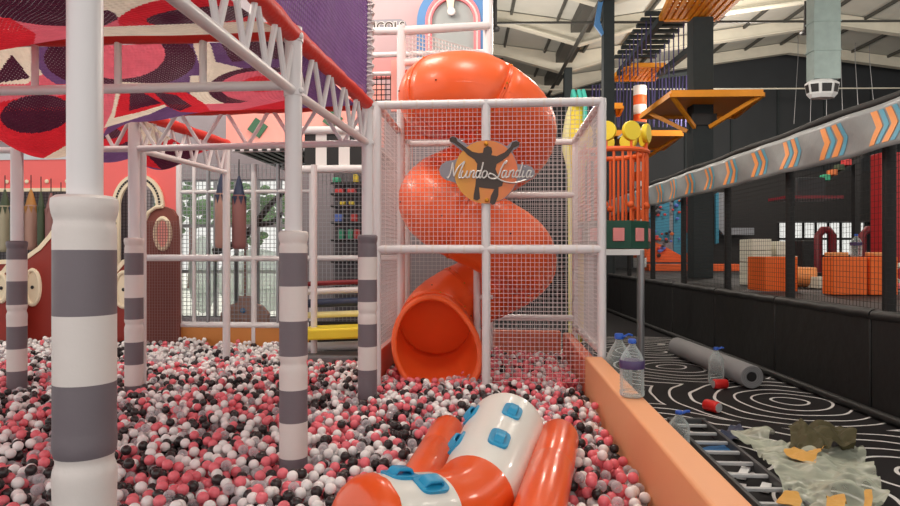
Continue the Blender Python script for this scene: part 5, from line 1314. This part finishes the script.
def drop(x, y):
    for _ in range(7):
        gx, gy = int(math.floor(x/cellb)), int(math.floor(y/cellb)); best = .045+R; bb = None
        for i in (-1, 0, 1):
            for j in (-1, 0, 1):
                for (bx, by, bz_) in grid.get((gx+i, gy+j), ()):
                    d2 = (x-bx)**2+(y-by)**2
                    if d2 < 4*R*R:
                        z = bz_+math.sqrt(4*R*R-d2)
                        if z > best: best = z; bb = (bx, by)
        if bb is None: return x, y, best
        dx, dy = x-bb[0], y-bb[1]; L = math.hypot(dx, dy)+1e-6
        nx_, ny_ = x+dx/L*.018, y+dy/L*.018
        if not free2d(nx_, ny_): return x, y, best
        # keep the step only if it goes down
        gx, gy = int(math.floor(nx_/cellb)), int(math.floor(ny_/cellb)); zb = .045+R
        for i in (-1, 0, 1):
            for j in (-1, 0, 1):
                for (bx, by, bz_) in grid.get((gx+i, gy+j), ()):
                    d2 = (nx_-bx)**2+(ny_-by)**2
                    if d2 < 4*R*R: zb = max(zb, bz_+math.sqrt(4*R*R-d2))
        if zb >= best: return x, y, best
        x, y = nx_, ny_
    return x, y, best
balls = []
tries = 0
def surf(x, y): return .20+.012*math.sin(x*2.1+1)+.012*math.sin(y*1.7+x)+max(0, .05*(y-8.6)/1.2 if x < -1.4 else 0)
AREA = 50.0
NB = 27000
for _ in range(NB):
    y = PITY0+(PITY1-PITY0)*rng.random(); x0 = max(-(1.0+.735*y), PITX0+.1); x = -9+9.92*rng.random()
    if x < x0 or not free2d(x, y): continue
    x, y, z = drop(x, y)
    if z > surf(x, y)+.03: continue
    p_ = Vector((x, y, z))
    if any(segd(p_, a_, c_) < r_+R*.9 for a_, c_, r_ in caps): continue
    grid.setdefault((int(math.floor(x/cellb)), int(math.floor(y/cellb))), []).append((x, y, z)); balls.append((x, y, z))
print('balls', len(balls))
BK = ['ball_white', 'ball_pink', 'ball_dark', 'ball_clear']
def kind_of(x, y):
    w = [.34, .30, .24, .12]
    if x > .35: w = [.26, .42, .14, .18]
    if x > XL and y > YF: w = [.16, .60, .06, .18]
    if y > 9.0 and x < XL: w = [.72, .10, .10, .08]
    elif y > 8 and x < -2.6: w = [.48, .17, .22, .13]
    c = math.sin(3.1*x+1.7*y)*math.sin(1.3*x-2.9*y); w[2] *= 1+.5*c; w[1] *= 1-.4*c
    r = rng.random()*sum(w)
    for k_ in range(4):
        if r < w[k_]: return k_
        r -= w[k_]
    return 3
kinds = [kind_of(x, y) for x, y, z in balls]
def ico(sub):
    bm = bmesh.new(); bmesh.ops.create_icosphere(bm, subdivisions=sub, radius=R)
    v_ = np.array([x.co[:] for x in bm.verts]); f_ = np.array([[w.index for w in x.verts] for x in bm.faces]); bm.free(); return v_, f_
# the 300 that show largest become single balls
def seen(i):
    x, y, z = balls[i]; px, py, d_ = PIX((x, y, z))
    if not (-2 < px < 902 and py < 508) or z < surf(x, y)-.035: return 99
    for (bx, by, bz_) in (b_ for gi in (-1, 0, 1) for gj in (-1, 0, 1) for b_ in grid.get((int(math.floor(x/cellb))+gi, int(math.floor(y/cellb))+gj), ())):
        if bz_ > z+.03 and math.hypot(bx-x, by-y) < R*1.2: return 99
    if abs(px-84) < 40 and d_ > 2: return 99
    for a_, c_, r_ in caps[:12]:
        pm = (a_+c_)/2; qx, qy, qd = PIX(pm)
        if abs(px-qx) < r_*F/qd and abs(py-qy) < r_*F/qd and d_ > qd-.3: return 99
    return d_
order = sorted(range(len(balls)), key=seen)
single = set(order[:300])
vi, fi = ico(4)
BM = []
for k_ in range(4):
    me = bpy.data.meshes.new('ball'); me.from_pydata(vi.tolist(), [], fi.tolist()); me.materials.append(M[BK[k_]]); me.shade_smooth(); BM.append(me)
BL = ['glossy white plastic ball near the front of the ball pit', 'glossy coral pink plastic ball near the front of the ball pit', 'glossy dark charcoal plastic ball near the front of the ball pit', 'clear see-through plastic ball near the front of the ball pit']
proto = [None]*4
for i in order[:300]:
    k_ = kinds[i]
    if proto[k_] is None:
        o = bpy.data.objects.new('pit_ball', BM[k_]); tag(o, BL[k_], 'ball', ('white', 'pink', 'dark', 'clear')[k_]+' balls at the front of the pit'); proto[k_] = o
    else: o = proto[k_].copy()
    o.location = balls[i]; COL.objects.link(o)
VS, FS, MI = [], [], []; off = 0
vn, fn = ico(3); vf, ff = ico(2)
for i, (x, y, z) in enumerate(balls):
    if i in single: continue
    near = math.hypot(x, y) < 5.6 and z > .12
    a_, f_ = (vn, fn) if near else (vf, ff)
    VS.append(a_+np.array([x, y, z])); FS.append(f_+off); MI.append(np.full(len(f_), kinds[i], dtype=np.int32)); off += len(a_)
VS = np.concatenate(VS).astype(np.float32); FS = np.concatenate(FS).astype(np.int32); MI = np.concatenate(MI)
VS[:, 1] -= 6
me = bpy.data.meshes.new('pit_balls'); me.vertices.add(len(VS)); me.vertices.foreach_set('co', VS.reshape(-1))
me.loops.add(len(FS)*3); me.loops.foreach_set('vertex_index', FS.reshape(-1)); me.polygons.add(len(FS))
me.polygons.foreach_set('loop_start', np.arange(0, len(FS)*3, 3, dtype=np.int32)); me.polygons.foreach_set('loop_total', np.full(len(FS), 3, dtype=np.int32))
for k_ in BK: me.materials.append(M[k_])
me.polygons.foreach_set('material_index', MI); me.update(calc_edges=True); me.validate(); me.shade_smooth()
o = bpy.data.objects.new('pit_balls', me); o.location = (0, 6, 0); COL.objects.link(o)
tag(o, 'thousands of white, pink, dark and clear plastic balls filling the pit', 'balls', None, 'stuff')

# ================================================================== CAMERA, LIGHT, WORLD
cd = bpy.data.cameras.new('camera'); cam = bpy.data.objects.new('camera', cd); COL.objects.link(cam)
cam.location = CAM; cam.rotation_euler = (PI/2, 0, PSI); cd.sensor_width = 36; cd.lens = 36*F/900; cd.clip_end = 200; cd.clip_start = .05
S.camera = cam
w = bpy.data.worlds.new('world'); S.world = w; w.use_nodes = True
bg = w.node_tree.nodes['Background']; bg.inputs[0].default_value = lin('#FFFAF4'); bg.inputs[1].default_value = 1.15
def lamp(loc, watts, col='#FFF3E6', rad=.55):  # unseen point lights added under the roof to brighten pit, nets and roof
    l = bpy.data.lights.new('fill_light', 'POINT'); l.shadow_soft_size = rad; l.energy = watts; l.color = lin(col)[:3]
    o = bpy.data.objects.new('fill_light', l); COL.objects.link(o); o.location = loc; return o
for x, y, z, wt in ((-6, 5.0, 7.2, 400), (-.8, 5.6, 7.2, 400), (-2.5, 8.6, 7.0, 260), (-7, 12, 7.2, 420), (2.6, 8.0, 7.2, 200)): lamp((x, y, z), wt)
for u, v, z, wt in ((12, 9, 6.6, 300), (9, 21, 7.8, 800), (1.9, 20.2, 6.6, 420), (9, 25.5, 7.0, 250), (17, 18, 7.8, 700), (2.2, 13.3, 6.2, 230)): lamp(H(u, v, z), wt)
l = bpy.data.lights.new('sun', 'SUN'); l.energy = 2.6; l.angle = .02; l.color = lin('#FFF6E8')[:3]
o = bpy.data.objects.new('sun', l); COL.objects.link(o); o.location = (-6, 30, 20); o.rotation_euler = Vector((-.25, -1, -2.6)).to_track_quat('-Z', 'Y').to_euler()
S.view_settings.view_transform = 'Standard'; S.view_settings.look = 'None'; S.view_settings.gamma = 1; S.view_settings.use_curve_mapping = False
S.view_settings.exposure = .12
